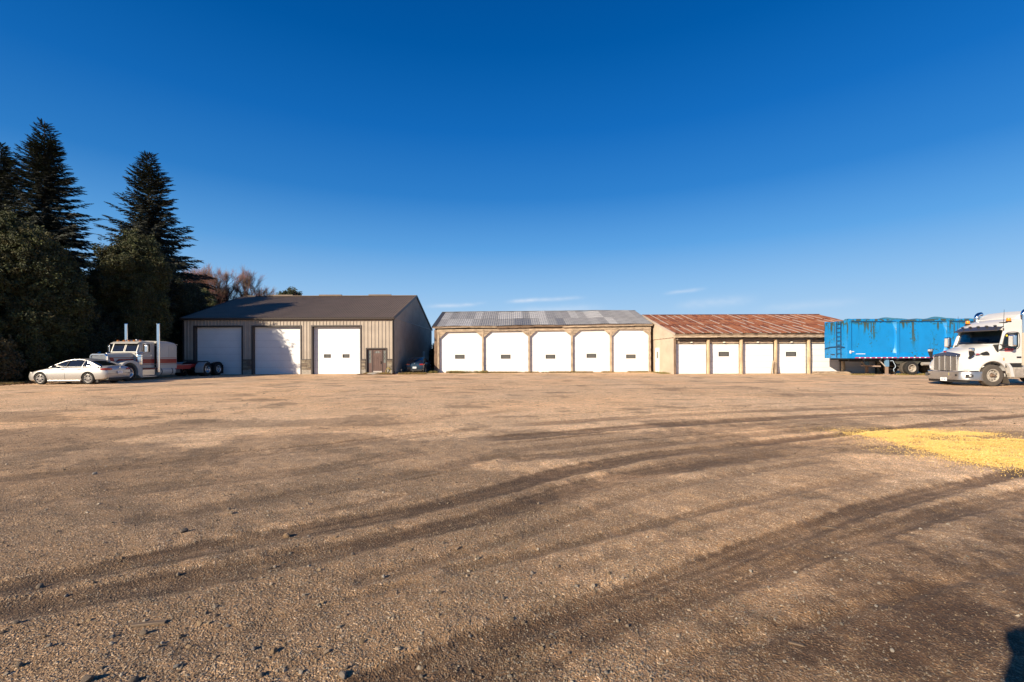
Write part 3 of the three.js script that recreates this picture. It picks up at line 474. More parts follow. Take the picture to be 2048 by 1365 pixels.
// ---------- the low shed with the rusty roof ----------
{
  const D = 37.0, z0 = -D, half = 8.65, zr = z0 - half, at = px => X(px, D);
  const b = thing('rusty_roof_shed', 'low shed with rusted sheet iron roof, log posts and short white doors', 'shed');
  const xL = 13.13, xR = 30.7, eave = 3.26, ridge = 5.53, r = rng(19);
  const xs = [13.30, 15.98, 18.65, 21.47, 24.15, 26.94, 29.86], dh = 2.46;
  xs.forEach((x, i) => { const pts = []; for (let k = 0; k <= 5; k++) pts.push([x + (r() - .5) * .03, -.05 + k * .575, z0 + .0]); part(b, 'post', i ? tube(pts, .125 + .02 * r(), 14, 12) : box(x - .14, x + .04, 0, 2.9, z0 - .2, z0 + .04, .02), i ? M.log : M.timberDark, 'v'); });
  for (let i = 0; i < xs.length - 1; i++) {
    const a = xs[i] + .05, c = xs[i + 1] - .05, zz = D + .3;
    const win = i === 1 ? [1438.3, 1457.2, 704.5, 712.8] : i === 3 ? [1573, 1591.6, 704.5, 712.8] : null;
    garageDoor(b, a, c, dh, z0 - .3, 5, [M.white2, M.white][i % 2], win ? [[X(win[0], zz), X(win[1], zz), Y(win[0], win[3], zz), Y(win[0], win[2], zz)]] : []);
    part(b, 'header_board', box(a + .06, c - .06, dh + .02, dh + .26, z0 - .24, z0 - .18), M.timber[(r() * 3) | 0]);
    const l = sub(b, 'flood_light'); const mx = (a + c) / 2 + .02; part(l, 'housing', box(mx - .08, mx + .08, dh + .06, dh + .15, z0 - .17, z0 - .07, .02), M.lampWhite); part(l, 'bracket', box(mx - .02, mx + .02, dh + .15, dh + .2, z0 - .18, z0 - .1), M.seal);
  }
  part(b, 'door_track', box(xL + .1, xR - .1, dh + .30, dh + .40, z0 - .12, z0 - .03), mat(.2, .17, .15, .7)); part(b, 'head_plate', box(xL + .05, xR - .05, dh + .26, eave - .05, z0 - .4, z0 - .25), M.timberDark);
  part(b, 'end_pier', box(xs[6] + .1, xR, 0, dh + .26, z0 - .3, z0 - .1), M.timberDark, 'v');
  // fascia boards
  let x = xL - .06; for (const len of [3.42, 4.1, 3.6, 4.2, 3]) { const c = Math.min(xR + .15, x + len), dy = (r() - .5) * .05; part(b, 'fascia_board', box(x + .006, c - .006, eave - .32 + dy, eave - .04 + dy, z0 + .42, z0 + .46), M.timber[(r() * 3) | 0]); x = c; }
  // end wall facing the timber shed, with a white door
  const wallPts = [[D, -.02], [D + 2 * half, -.02], [D + 2 * half, eave - .1], [D + half, ridge - .12], [D, eave - .1]];
  const slope = (ridge - eave) / (half + .5);
  { const low = prism([[D, -.02], [40.5, -.02], [40.5, 2.2], [41.55, 2.2], [41.55, -.02], [D + 2 * half, -.02], [D + 2 * half, 2.98], [D, 2.98]], 0, .14); low.rotateY(Math.PI / 2); low.translate(xL, 0, 0); part(b, 'end_wall', low, M.paleWall);
    const up = prism([[D - .02, 2.985], [D + 2 * half, 2.985], [D + 2 * half, eave + .03], [D + half, ridge - .08], [D - .02, eave + slope * .5 - .08]], 0, .16); up.rotateY(Math.PI / 2); up.translate(xL - .025, 0, 0); part(b, 'gable_wall', up, M.paleWall);
    part(b, 'gable_flashing', box(xL - .045, xL - .002, 2.945, 2.984, z0 - 2 * half, z0 + .02), M.timber[1]);
    const d = sub(b, 'side_door'); part(d, 'frame', [box(xL - .03, xL + .06, 0, 2.2, -40.58, -40.5), box(xL - .03, xL + .06, 0, 2.2, -41.55, -41.47), box(xL - .03, xL + .06, 2.12, 2.2, -41.47, -40.58)], M.white);
    part(d, 'leaf', box(xL + .0, xL + .045, .02, 2.11, -41.465, -40.585), M.white); part(d, 'window', box(xL - .006, xL + .04, 1.25, 1.85, -41.27, -40.8), mat(.25, .24, .22, .2)); part(d, 'knob', new THREE.SphereGeometry(.035, 10, 8).translate(xL - .03, 1.0, -41.38), M.brass);
    const g2 = prism(wallPts, 0, .14); g2.rotateY(Math.PI / 2); g2.translate(xR - .14, 0, 0); part(b, 'end_wall', g2, M.paleWall); }
  part(b, 'back_wall', box(xL + .2, xR - .2, 0, eave - .1, z0 - 2 * half - .1, z0 - 2 * half + .05), M.timberDark); part(b, 'floor', box(xL + .2, xR - .2, -.15, -.004, z0 - 2 * half, z0 - .36), M.concrete);
  // roof sheets: three rows of rusted iron, with pale battens where the zinc has lasted
  const ov = .5, zE = z0 + ov, xa = xL - .07, xb = xR + .14, ny = half + ov, N = (() => { const s = (ridge - eave) / ny, q = Math.hypot(1, s); return [0, 1 / q, s / q]; })();
  const wob = (u, t) => .02 * Math.sin(u * 1.7 + t * 3) ;
  const Lp = (u, t) => [u, lerp(eave, ridge, t) + wob(u, t), lerp(zE, zr, t)];
  const rows = [[0, .40], [.385, .72], [.705, 1]], nS = 23;
  for (let k = 0; k < nS; k++) rows.forEach(([t0, t1], q) => {
    const u0 = lerp(xa, xb, k / nS), u1 = lerp(xa, xb, (k + 1) / nS), lift = .012 + q * .014 + (k % 2) * .004 + .005 * r();
    const A = u => { const p = Lp(u, t0); p[1] += lift; return p; }, B = u => { const p = Lp(u, t1); p[1] += lift; return p; };
    part(b, 'roof_sheet', sheet(waves(u0, u1 + .03, .2, .018), A, B, N), M.rust[(r() * 4) | 0], false);
    const keep = q === 0 ? r() < .88 : q === 1 ? (k % 5 < 2 ? r() < .6 : r() < .2) : r() < .92;
    const a = A(u0 + .02), c = B(u0 + .02), f = r() * .2, m = keep ? M.seam : M.rust[0]; const g = bar([0, 1, 2].map(i => lerp(a[i], c[i], q === 1 ? f : 0.0) + N[i] * .02), [0, 1, 2].map(i => lerp(a[i], c[i], keep ? 1 - f : 1) + N[i] * .02), .075, .03); part(b, 'batten', g, m);
  });
  part(b, 'roof_deck', loft([xa + .04, xb - .04].map(q => [[q, eave - .06, zE - .02], [q, ridge - .05, zr], [q, eave - .06, zr - ny], [q, eave - .14, zr - ny], [q, ridge - .13, zr], [q, eave - .14, zE - .02]]), false), M.timberDark);
  part(b, 'back_roof', sheet(waves(xa, xb, .25, .018, 4), u => { const p = Lp(u, 1); p[1] += .03; return p; }, u => [u, eave, zr - ny], [0, N[1], -N[2]]), M.rust[1], false);
  part(b, 'ridge_cap', loft([xa, xb].map(q => [[q, ridge + .045, zr + .16], [q, ridge + .09, zr], [q, ridge + .045, zr - .16], [q, ridge + .01, zr]])), M.rust[3]);
  part(b, 'rake_board', [bar([xa + .03, eave - .06, zE], [xa + .03, ridge - .06, zr], .05, .16)], mat(.42, .36, .30, .7)); part(b, 'rake_board', bar([xb - .03, eave - .06, zE], [xb - .03, ridge - .06, zr], .05, .16), M.timber[1]);
  // planks leaning on a post, and the low stack of boards in front of a door
  const p0 = 21.3, g = 'planks leaning on the log post';
  [[-.42, -.12, 1.05, .0], [-.10, .02, .92, .06]].forEach(([a, c, h, dz], i) => { const m = solo('plank', i ? 'shorter grey plank propped upright against the log post' : 'pale slanting plank leaning against the log post of the low shed', 'plank', bar([p0 + a, .0, z0 + .42 + dz], [p0 + c, h, z0 + .17 + dz], .12, .035), M.timber[i ? 1 : 2], g); uvBox(m.geometry, 'v'); });
  const st = thing('board_stack', 'low stack of weathered boards on the ground before the white door', 'lumber', [0, 0, 0]);
  for (let k = 0; k < 3; k++) for (let j = 0; j < 3; j++) part(st, 'board', box(X(1628, 36.6) + .06 * r(), X(1690, 36.6) + .2 * r(), .004 + k * .062, .058 + k * .062, -36.85 + j * .27, -36.85 + j * .27 + .25), M.timber[(r() * 3) | 0]);
}
console.log('low shed');
// ---------- vehicle materials ----------
// local axes of every vehicle: +x forward, y up, -z its driver's side
const paint = (r, g, b, rough = .35, o = {}) => mat(r, g, b, rough, { clearcoat: .6, clearcoatRoughness: .12, ...o });
const C = {
  chrome: mat(.78, .78, .78, .12, { metalness: 1 }), steel: mat(.45, .44, .42, .4, { metalness: .8 }), alu: mat(.62, .61, .59, .3, { metalness: .9 }),
  rubber: mat(.022, .021, .02, .85, { map: rep(T.grain, 2) }), dustyRubber: mat(.11, .095, .08, .95, { map: rep(T.grain, 2) }), black: mat(.015, .015, .016, .6), plastic: mat(.03, .03, .032, .5),
  glass: mat(.012, .014, .018, .04, { clearcoat: 1, clearcoatRoughness: .02 }), clear: new THREE.MeshPhysicalMaterial({ color: col(.42, .48, .50), roughness: .02, transmission: 1, thickness: 0, ior: 1.45, side: THREE.DoubleSide }),
  amber: mat(.85, .26, .02, .3, { clearcoat: .6 }), red: mat(.32, .012, .012, .25, { clearcoat: .8 }), lens: mat(.62, .62, .6, .1, { clearcoat: 1 }),
  whiteTruck: paint(.55, .55, .54), creamTruck: paint(.40, .39, .36, .42, { clearcoat: .25 }), redStripe: paint(.27, .014, .008, .5, { clearcoat: .15 }), silver: paint(.42, .41, .395, .36, { metalness: .5 }), teal: paint(.010, .030, .055, .3), frameRed: paint(.26, .008, .008, .55, { clearcoat: .1 }),
  dustyWhite: mat(.52, .47, .40, .8, { map: rep(T.grain, .8) }), seat: mat(.05, .045, .042, .9), dash: mat(.05, .055, .05, .8), plate: mat(.75, .76, .77, .4),
};
function wheel(parent, x, y, z, R, w, side, o = {}) {   // side: -1 driver's, +1 other
  const g = sub(parent, 'wheel'); g.position.set(x, y, z); if (side > 0) g.rotation.y = Math.PI;
  const rr = R * (o.rim ?? .56);
  const ty = part(g, 'tyre', lathe([[rr, -w / 2 + .01], [rr + .02, -w / 2], [R * .9, -w / 2], [R * .97, -w * .44], [R, -w * .33], [R - .008, -w * .2], [R, -w * .18], [R, -.01], [R - .01, 0], [R, .01], [R, w * .18], [R - .008, w * .2], [R, w * .33], [R * .97, w * .44], [R * .9, w / 2], [rr + .02, w / 2], [rr, w / 2 - .01]], 'z', 44), o.tyre || C.rubber);
  if (o.kind === 'alloy') {
    const m = o.mat || C.silver; part(g, 'rim', [lathe([[rr, w * .4], [rr + .006, -w * .42], [rr - .012, -w * .47], [rr - .03, -w * .42], [rr - .03, w * .3]], 'z', 36)], m);
    const sp = []; for (let k = 0; k < 5; k++) for (const q of [-.16, .16]) { const a = k * Math.PI * .4 + q, a2 = k * Math.PI * .4 + q * 1.5; sp.push(bar([Math.sin(a) * rr * .12, Math.cos(a) * rr * .12, -w * .36], [Math.sin(a2) * (rr - .02), Math.cos(a2) * (rr - .02), -w * .42], .035, .03)); }
    part(g, 'spokes', [...sp, lathe([[0, -w * .40], [rr * .2, -w * .39], [rr * .22, -w * .3]], 'z', 16)], m); part(g, 'brake_disc', lathe([[0, -w * .18], [rr * .8, -w * .18], [rr * .8, -w * .1], [0, -w * .1]], 'z', 24), mat(.05, .05, .05, .6));
  } else {
    const m = o.mat || C.alu, deep = o.deep ?? .1, face = -w * .48 + deep;
    part(g, 'rim', [lathe([[rr + .005, w * .45], [rr + .008, -w * .46], [rr + .015, -w * .5], [rr - .02, -w * .52], [rr - .035, -w * .44], [rr - .05, face + .02], [rr * .78, face], [rr * .5, face - .01], [rr * .42, face - .015], [rr * .38, face + .03], [0, face + .03]], 'z', 40)], m);
    const holes = []; for (let k = 0; k < 10; k++) { const a = k / 10 * Math.PI * 2; holes.push(lathe([[0, 0], [.03, 0], [.03, -.004], [0, -.004]], 'z', 12).translate(Math.sin(a) * rr * .77, Math.cos(a) * rr * .77, face - .003)); } part(g, 'hand_hole', holes, C.black);
    const nuts = []; for (let k = 0; k < 10; k++) { const a = (k + .5) / 10 * Math.PI * 2; nuts.push(lathe([[0, -.03], [.014, -.03], [.017, 0]], 'z', 6).translate(Math.sin(a) * rr * .52, Math.cos(a) * rr * .52, face - .012)); } part(g, 'wheel_nut', nuts, o.nuts || C.steel);
    part(g, 'hub', o.hub === false ? lathe([[0, face - .02], [rr * .2, face - .01], [rr * .22, face + .03]], 'z', 18) : lathe([[0, face - .14], [rr * .16, face - .14], [rr * .2, face - .11], [rr * .21, face - .03], [rr * .33, face - .02], [rr * .36, face + .02]], 'z', 22), o.hubMat || m);
  }
  return g;
}
const arcPts = (cx, cy, r, a0, a1, n) => { const o = []; for (let k = 0; k <= n; k++) { const a = lerp(a0, a1, k / n); o.push([cx + r * Math.cos(a), cy + r * Math.sin(a)]); } return o; };
function labelTex(w, h, draw) { const c = document.createElement('canvas'); c.width = w; c.height = h; const x = c.getContext('2d'); draw(x); const t = new THREE.CanvasTexture(c); t.colorSpace = THREE.SRGBColorSpace; return t; }
function decal(parent, name, w, h, m, pos, turnY, thick = .004) { const g = new THREE.BoxGeometry(w, h, thick); const o = part(parent, name, g, m, false); o.position.set(...pos); o.rotation.y = turnY; return o; }
const plateMat = new THREE.MeshStandardMaterial({ roughness: .4, map: labelTex(128, 64, c => { c.fillStyle = '#e9ecee'; c.fillRect(0, 0, 128, 64); c.fillStyle = '#2b3f6b'; for (const x of [14, 28, 42, 68, 82, 96]) { c.fillRect(x, 22, 9, 26); } c.fillRect(30, 8, 68, 5); }) });

// ---------- saloon cars ----------
function saloon(name, label, P) {
  const g = thing(name, label, 'car'), W = P.W / 2, wb = P.wb;
  // lower body: stations from nose to tail, x measured from the front axle
  const st = P.body.map(([x, top, wid, bot, belt]) => {
    const w = W * wid, ring = [], half = [[0, bot], [w * .80, bot], [w * .95, bot + .07], [w, bot + .22], [w * 1.0, lerp(bot, belt, .62)], [w * .965, belt - .05], [w * .90, belt + .0], [w * .70, top - .01], [w * .35, top + .012], [0, top + .018]];
    for (const p of half) ring.push([x, p[1], p[0]]); for (let i = half.length - 2; i > 0; i--) ring.push([x, half[i][1], -half[i][0]]); return ring;
  });
  let body = loft(st, true, .55);
  const cy = P.R, arches = []; for (const x of [0, -wb]) for (const s of [1, -1]) arches.push(new THREE.CylinderGeometry(P.R + .055, P.R + .055, .34, 36).rotateX(Math.PI / 2).translate(x, cy, s * (W - .1)));
  body = cut(body, arches); part(g, 'body', body, P.paint);
  part(g, 'wheel_well', [0, -wb].flatMap(x => [box(x - .36, x + .36, .16, .74, -W + .24, W - .24)]), C.black); part(g, 'underbody', box(-wb - .5, .4, .12, .24, -W + .12, W - .12), C.black);
  for (const x of [0, -wb]) for (const s of [-1, 1]) wheel(g, x, cy, s * (W - .13), P.R, .22, s, { kind: 'alloy', rim: .70, mat: P.rimMat });
  // glass house
  const roofY = x => { const q = P.roof; for (let i = 1; i < q.length; i++) if (x >= q[i][0]) { const t = (x - q[i][0]) / (q[i - 1][0] - q[i][0]); const s = t; return lerp(q[i][1], q[i - 1][1], s); } return q[q.length - 1][1]; };
  const side = (x, y) => { const t = clamp((y - P.beltY) / (P.top - P.beltY)); return W * lerp(.885, .66, Math.pow(t, 1.15)); };
  const xs = []; for (let k = 0; k <= 30; k++) xs.push(lerp(P.roof[0][0], P.roof[P.roof.length - 1][0], k / 30));
  const gl = (off, from, to) => loft(xs.filter(x => x <= from && x >= to).map(x => { const y = Math.max(roofY(x), P.beltY - .05) + off, yb = P.beltY - .06, r = []; const half = [[side(x, yb) , yb], [side(x, lerp(yb, y, .5)) + off, lerp(yb, y, .5)], [side(x, y - .05) + off, Math.max(yb, y - .05)], [side(x, y) - .06, y], [side(x, y) * .5, y + .025], [0, y + .032]]; for (const p of half) r.push([x, p[1], p[0]]); for (let i = half.length - 2; i >= 0; i--) r.push([x, half[i][1], -half[i][0]]); return r; }), true, .5);
  part(g, 'glass', gl(0, 99, -99), C.glass);
  // roof skin and pillars over the glass
  const ring = (x, a) => { const y = roofY(x) + .012; return [[x, y - .05, side(x, y - .05) + .012], [x, y + .0, side(x, y) - .045], [x, y + .026, side(x, y) * .5], [x, y + .033, 0], [x, y + .026, -side(x, y) * .5], [x, y, -side(x, y) + .045], [x, y - .05, -side(x, y - .05) - .012], [x, y - .06, -side(x, y) + .08], [x, y - .03, 0], [x, y - .06, side(x, y) - .08]]; };
  part(g, 'roof', loft(xs.filter(x => x <= P.roofFrom && x >= P.roofTo).map(x => ring(x)), true, .6), P.paint);
  for (const s of [1, -1]) {
    const rail = []; for (let k = 0; k <= 24; k++) { const x = lerp(P.roof[0][0] - .02, P.roof[P.roof.length - 1][0] + .02, k / 24), y = Math.max(roofY(x), P.beltY - .03); rail.push([x, y - .02, s * (side(x, y) - .015)]); }
    part(g, 'roof_rail', tube(rail, .036, 60, 7), P.paint);
    const bp = x => [0, .33, .66, 1].map(t => { const y = lerp(P.beltY - .03, roofY(x) - .04, t); return [x - .09 * t, y, s * (side(x, y) + .004)]; });
    part(g, 'pillar', tube(bp(P.bX), .032, 12, 6), P.pillar || C.black); part(g, 'pillar', tube(bp(P.cX), .035, 12, 6), P.paint);
    // rear quarter panel
    const qx = [P.qX[0], lerp(...P.qX, .5), P.qX[1]]; part(g, 'quarter_panel', loft(qx.map(x => { const yt = Math.max(roofY(x) - .02, P.beltY), yb = P.beltY - .05; return [[x, yb, s * (side(x, yb) - .03)], [x, yb, s * (side(x, yb) + .012)], [x, yt, s * (side(x, yt) + .012)], [x, yt, s * (side(x, yt) - .03)]]; })), P.paint);
    part(g, 'window_trim', tube([[P.roof[0][0] - .35, P.beltY + .01, s * (W * .9)], [P.bX, P.beltY + .015, s * W * .905], [P.qX[0], P.beltY + .03, s * W * .9]], 0.008, 20, 5), C.steel);
    for (const hx of P.handles) part(g, 'door_handle', [box(hx - .10, hx + .10, P.beltY - .13, P.beltY - .10, s > 0 ? W * .97 : -W * .97 - .035, s > 0 ? W * .97 + .035 : -W * .97, .012)], P.handleMat || C.chrome);
    for (const dx of P.doorLines) part(g, 'door_seam', tube([[dx, .26, s * (W + .001)], [dx, .55, s * (W + .002)], [dx - .01, P.beltY - .06, s * (W * .968)]], .006, 14, 4), C.black);
    const mx = P.roof[0][0] - .45; const mi = sub(g, 'mirror'); part(mi, 'shell', new THREE.SphereGeometry(1, 14, 10).scale(.07, .07, .11).translate(mx, P.beltY + .06, s * (W * .93 + .12)), P.mirrorMat || P.paint); part(mi, 'arm', bar([mx, P.beltY - .0, s * W * .88], [mx, P.beltY + .05, s * (W * .93 + .06)], .05, .03), C.black);
    part(g, 'side_skirt', box(-wb + .42, -.42, .17, .245, s > 0 ? W * .93 : -W * .995, s > 0 ? W * .995 : -W * .93, .02), P.paint);
    const xt = P.tail; part(g, 'tail_light', loft([[xt + .30, .03, .985], [xt + .12, .05, .955], [xt - .0, .065, .84], [xt - .045, .055, .55]].map(([x, h, w]) => [[x + .02, P.tailY - h, s * (W * w - .02)], [x + .02, P.tailY + h, s * (W * w - .02)], [x - .012, P.tailY + h, s * (W * w + .014)], [x - .012, P.tailY - h, s * (W * w + .014)]])), C.red);
    const xn = P.nose; part(g, 'headlight', loft([[xn - .45, .03, .95], [xn - .25, .05, .88], [xn - .1, .05, .72], [xn - .02, .035, .5]].map(([x, h, w]) => [[x - .03, .66 - h, s * (W * w - .03)], [x - .03, .66 + h, s * (W * w - .03)], [x + .012, .66 + h, s * (W * w + .012)], [x + .012, .66 - h, s * (W * w + .012)]])), C.lens);
  }
  part(g, 'rear_bumper_insert', box(P.tail - .045, P.tail + .2, .22, .36, -W * .80, W * .80, .03), C.black);
  part(g, 'grille', box(P.nose - .12, P.nose + .005, .30, .55, -W * .42, W * .42, .03), C.black);
  decal(g, 'licence_plate', .32, .15, plateMat, [P.tail - .068, P.plateY, 0], -Math.PI / 2);
  part(g, 'boot_badge', lathe([[0, .008], [.04, .006], [.045, 0]], 'x', 14).rotateZ(Math.PI).translate(P.tail - .05, P.tailY + .08, 0), C.chrome);
  return g;
}
// silver car beside the big tractor unit
{
  const d = 25.8, g = saloon('silver_car', 'silver four-door saloon car parked before the dark trees', {
    W: 1.84, wb: 2.72, R: .335, paint: C.silver, beltY: .98, top: 1.43, nose: .88, tail: -3.72, tailY: .86, plateY: .66, handleMat: C.black, mirrorMat: C.black,
    body: [[.90, .52, .50, .36, .50], [.86, .60, .72, .24, .58], [.74, .68, .86, .19, .66], [.5, .76, .95, .18, .72], [.1, .86, .995, .18, .82], [-.45, .955, 1, .18, .92], [-1.0, .99, 1, .18, .96], [-1.8, 1.0, 1, .18, .98], [-2.5, 1.01, 1, .18, .99], [-3.05, 1.05, .985, .2, .98], [-3.45, 1.045, .96, .24, .95], [-3.64, 1.0, .92, .28, .92], [-3.72, .9, .86, .34, .86], [-3.74, .74, .82, .40, .72]],
    roof: [[-.42, .95], [-.9, 1.19], [-1.25, 1.34], [-1.6, 1.41], [-2.0, 1.43], [-2.35, 1.39], [-2.8, 1.24], [-3.2, 1.06], [-3.4, .98]], roofFrom: -1.15, roofTo: -2.65, bX: -1.42, cX: -2.32, qX: [-2.55, -3.2], handles: [-1.28, -2.22], doorLines: [-.42, -1.42, -2.45],
  });
  g.position.set(X(78.1, d), -.008, -(d + .92)); g.rotation.y = Math.PI;
}
// dark blue car beside the workshop
{
  const g = saloon('blue_car', 'dark teal blue compact car parked tail out beside the workshop wall', {
    W: 1.68, wb: 2.5, R: .30, paint: C.teal, beltY: .92, top: 1.38, nose: .8, tail: -3.36, tailY: .80, plateY: .52,
    body: [[.80, .5, .55, .34, .48], [.72, .62, .8, .22, .58], [.4, .74, .95, .18, .7], [.0, .82, 1, .18, .78], [-.5, .9, 1, .18, .88], [-1.3, .94, 1, .18, .92], [-2.2, .95, 1, .18, .93], [-2.9, .96, .97, .22, .92], [-3.2, .94, .93, .25, .88], [-3.34, .84, .88, .3, .8], [-3.37, .7, .84, .36, .66]],
    roof: [[-.38, .88], [-.8, 1.15], [-1.15, 1.32], [-1.5, 1.37], [-1.9, 1.38], [-2.25, 1.34], [-2.65, 1.18], [-3.0, .98], [-3.15, .9]], roofFrom: -1.05, roofTo: -2.4, bX: -1.3, cX: -2.15, qX: [-2.35, -2.95], handles: [-1.2, -2.05], doorLines: [-.4, -1.32, -2.25], rimMat: C.steel,
  });
  g.position.set(X(829, 40.3), -.01, -(40.3 + 3.37)); g.rotation.y = Math.PI / 2;
}
console.log('cars');
// ---------- long-nosed tractor unit, cream with red stripes ----------
{
  const d0 = 29.2, xNear = X(259, d0);
  const g = thing('cream_tractor_unit', 'cream long-nosed tractor unit with red stripes and two tall chrome stacks', 'truck', [xNear - 1.22, -.008, -d0], -Math.PI / 2);
  const R = .52, P = C.creamTruck;
  for (const s of [-1, 1]) { wheel(g, 0, R, s * 1.06, R, .29, s, { mat: C.chrome, deep: .06 }); for (const x of [-7.5, -8.86]) { wheel(g, x, R, s * 1.08, R, .26, s, { mat: C.chrome, deep: .14 }); wheel(g, x, R, s * .76, R, .26, s, { mat: C.steel, deep: .1 }); } }
  part(g, 'axle', [rod([0, R, -1], [0, R, 1], .07), rod([-7.5, R, -1], [-7.5, R, 1], .1), rod([-8.86, R, -1], [-8.86, R, 1], .1)], C.black);
  for (const s of [-1, 1]) part(g, 'frame_rail', box(-9.3, .9, .72, .98, s * .42 - .045, s * .42 + .045), C.frameRed);
  part(g, 'frame_deck', [box(-5.9, -4.3, .62, .93, -.98, .98, .03)], C.frameRed); part(g, 'deck_plate', box(-6.0, -4.3, .935, .955, -.96, .96), C.alu); part(g, 'fifth_wheel', [prism([[-8.9, 0], [-7.3, 0], [-7.3, .1], [-7.6, .2], [-8.6, .2], [-8.9, .05]], -.5, .5, .02).translate(0, .99, 0)], C.black); part(g, 'rear_crossmember', box(-9.32, -9.24, .6, .98, -.5, .5), C.frameRed);
  // bonnet
  const ringH = (x, w, top, bot) => [[x, bot, w], [x, top - .2, w], [x, top - .07, w * .95], [x, top - .01, w * .78], [x, top + .02, w * .3], [x, top + .02, -w * .3], [x, top - .01, -w * .78], [x, top - .07, -w * .95], [x, top - .2, -w], [x, bot, -w]];
  part(g, 'bonnet', loft([ringH(.78, .50, 1.72, .72), ringH(.3, .54, 1.75, .72), ringH(-.4, .62, 1.79, .72), ringH(-.95, .70, 1.83, .72)], true, .5), P);
  { const gr = sub(g, 'grille'), zz = .52; part(gr, 'surround', prism([[-zz, .62], [zz, .62], [zz, 1.60], [zz - .06, 1.72], [zz - .16, 1.755], [-zz + .16, 1.755], [-zz + .06, 1.72], [-zz, 1.60]], 0, .14, .02, [[[-zz + .07, .7], [zz - .07, .7], [zz - .07, 1.56], [zz - .13, 1.65], [-zz + .13, 1.65], [-zz + .07, 1.56]]]).rotateY(Math.PI / 2).translate(.78, 0, 0), C.chrome);
    part(gr, 'mesh', box(.80, .84, .68, 1.66, -zz + .06, zz - .06), C.steel); for (let k = 0; k < 14; k++) { const z = lerp(-zz + .1, zz - .1, k / 13); part(gr, 'bar', box(.84, .875, .7, 1.62, z - .011, z + .011), C.chrome); }
    part(gr, 'bonnet_ornament', loft([[.9, .012, 1.80], [.82, .04, 1.84], [.74, .02, 1.86]].map(([x, w, y]) => [[x, y - .02, w], [x, y + .02, 0], [x, y - .02, -w]])), C.chrome); }
  part(g, 'bumper', prism([[-1.22, .28], [1.22, .28], [1.22, .66], [-1.22, .66]], 0, .12, .03).rotateY(Math.PI / 2).translate(.92, 0, 0), C.chrome);
  for (const s of [-1, 1]) {
    const arch = arcPts(0, R, .64, -.15, Math.PI + .25, 18), outer = [[-1.0, .14], [-1.02, .75], [-.86, 1.02], [-.62, 1.22], [-.3, 1.32], [.15, 1.30], [.45, 1.18], [.70, .95], [.80, .70], [.80, .55], [.66, .50]];
    part(g, 'front_fender', prism([...outer.slice().reverse().map(p => p), ...arch.map(p => p).reverse()].filter((p, i, a) => true), s > 0 ? .62 : -1.24, s > 0 ? 1.24 : -.62, .035), P);
    part(g, 'headlight', [lathe([[0, .1], [.09, .09], [.11, 0], [.09, -.12], [0, -.14]], 'x', 18).translate(.78, 1.12, s * .86), rod([.74, 1.0, s * .7], [.74, 1.08, s * .86], .03)], C.chrome);
    // air cleaner, steps, tank, stack
    const ac = sub(g, 'air_cleaner'); part(ac, 'canister', lathe([[0, 0], [.17, .0], [.185, .04], [.185, .66], [.16, .72], [0, .72]], 'y', 24).translate(-1.02, 1.02, s * 1.0), C.chrome); part(ac, 'cap', lathe([[0, .1], [.2, .1], [.23, .06], [.23, .0], [0, 0]], 'y', 24).translate(-1.02, 1.745, s * 1.0), C.chrome); part(ac, 'strap', [1.2, 1.55].map(y => lathe([[.19, 0], [.192, .05], [.185, .05]], 'y', 24).translate(-1.02, y, s * 1.0)), C.steel);
    part(g, 'battery_box', [box(-2.15, -1.1, .28, .70, s > 0 ? .72 : -1.14, s > 0 ? 1.14 : -.72, .03)], C.alu); part(g, 'step', box(-2.2, -1.05, .20, .25, s > 0 ? .8 : -1.22, s > 0 ? 1.22 : -.8, .01), C.alu); part(g, 'step_trim', box(-2.2, -1.05, .705, .76, s > 0 ? .8 : -1.15, s > 0 ? 1.15 : -.8), C.redStripe);
    const tk = sub(g, 'fuel_tank'); part(tk, 'tank', lathe([[0, 0], [.27, .0], [.31, .04], [.31, 1.56], [.27, 1.6], [0, 1.6]], 'x', 30).rotateY(Math.PI).translate(-2.45, .52, s * .9), P); for (const x of [-2.75, -3.75]) part(tk, 'strap', lathe([[.315, 0], [.318, .08], [.31, .08]], 'x', 30).translate(x, .52, s * .9), C.black);
    const sk = sub(g, 'exhaust_stack'); part(sk, 'pipe', [rod([-2.47, .5, s * 1.12], [-2.47, 3.86, s * 1.12], .108, .108, 20), lathe([[.085, .02], [.112, .02], [.112, -.02]], 'y', 20).translate(-2.47, 3.85, s * 1.12)], C.chrome); part(sk, 'bracket', [box(-2.52, -2.42, 1.0, 1.06, s > 0 ? .9 : -1.02, s > 0 ? 1.02 : -.9), box(-2.52, -2.42, 2.3, 2.36, s > 0 ? .9 : -1.02, s > 0 ? 1.02 : -.9)], C.steel);
    // rear fenders: a quarter of sheet before each pair of wheels, and the flat top
    const fo = arcPts(-7.5, R, .62, Math.PI * .42, Math.PI * -.12 + 0, 10), fi = arcPts(-7.5, R, .585, Math.PI * -.12, Math.PI * .42, 10); part(g, 'rear_fender', prism([...fo, ...fi], s > 0 ? .6 : -1.24, s > 0 ? 1.24 : -.6, .01), P); part(g, 'rear_fender_top', box(-8.45, -7.68, 1.095, 1.125, s > 0 ? .6 : -1.24, s > 0 ? 1.24 : -.6), P);
    const f2 = arcPts(-8.86, R, .60, Math.PI * .52, Math.PI * 1.05, 10), f3 = arcPts(-8.86, R, .57, Math.PI * 1.05, Math.PI * .52, 10); part(g, 'rear_fender', prism([...f2, ...f3], s > 0 ? .6 : -1.24, s > 0 ? 1.24 : -.6, .01), C.black);
  }
  // cab and sleeper
  const cabPts = [[-.92, .78], [-2.42, .78], [-2.42, 2.58], [-1.42, 2.60], [-1.28, 2.54], [-1.0, 1.84], [-.92, 1.80]];
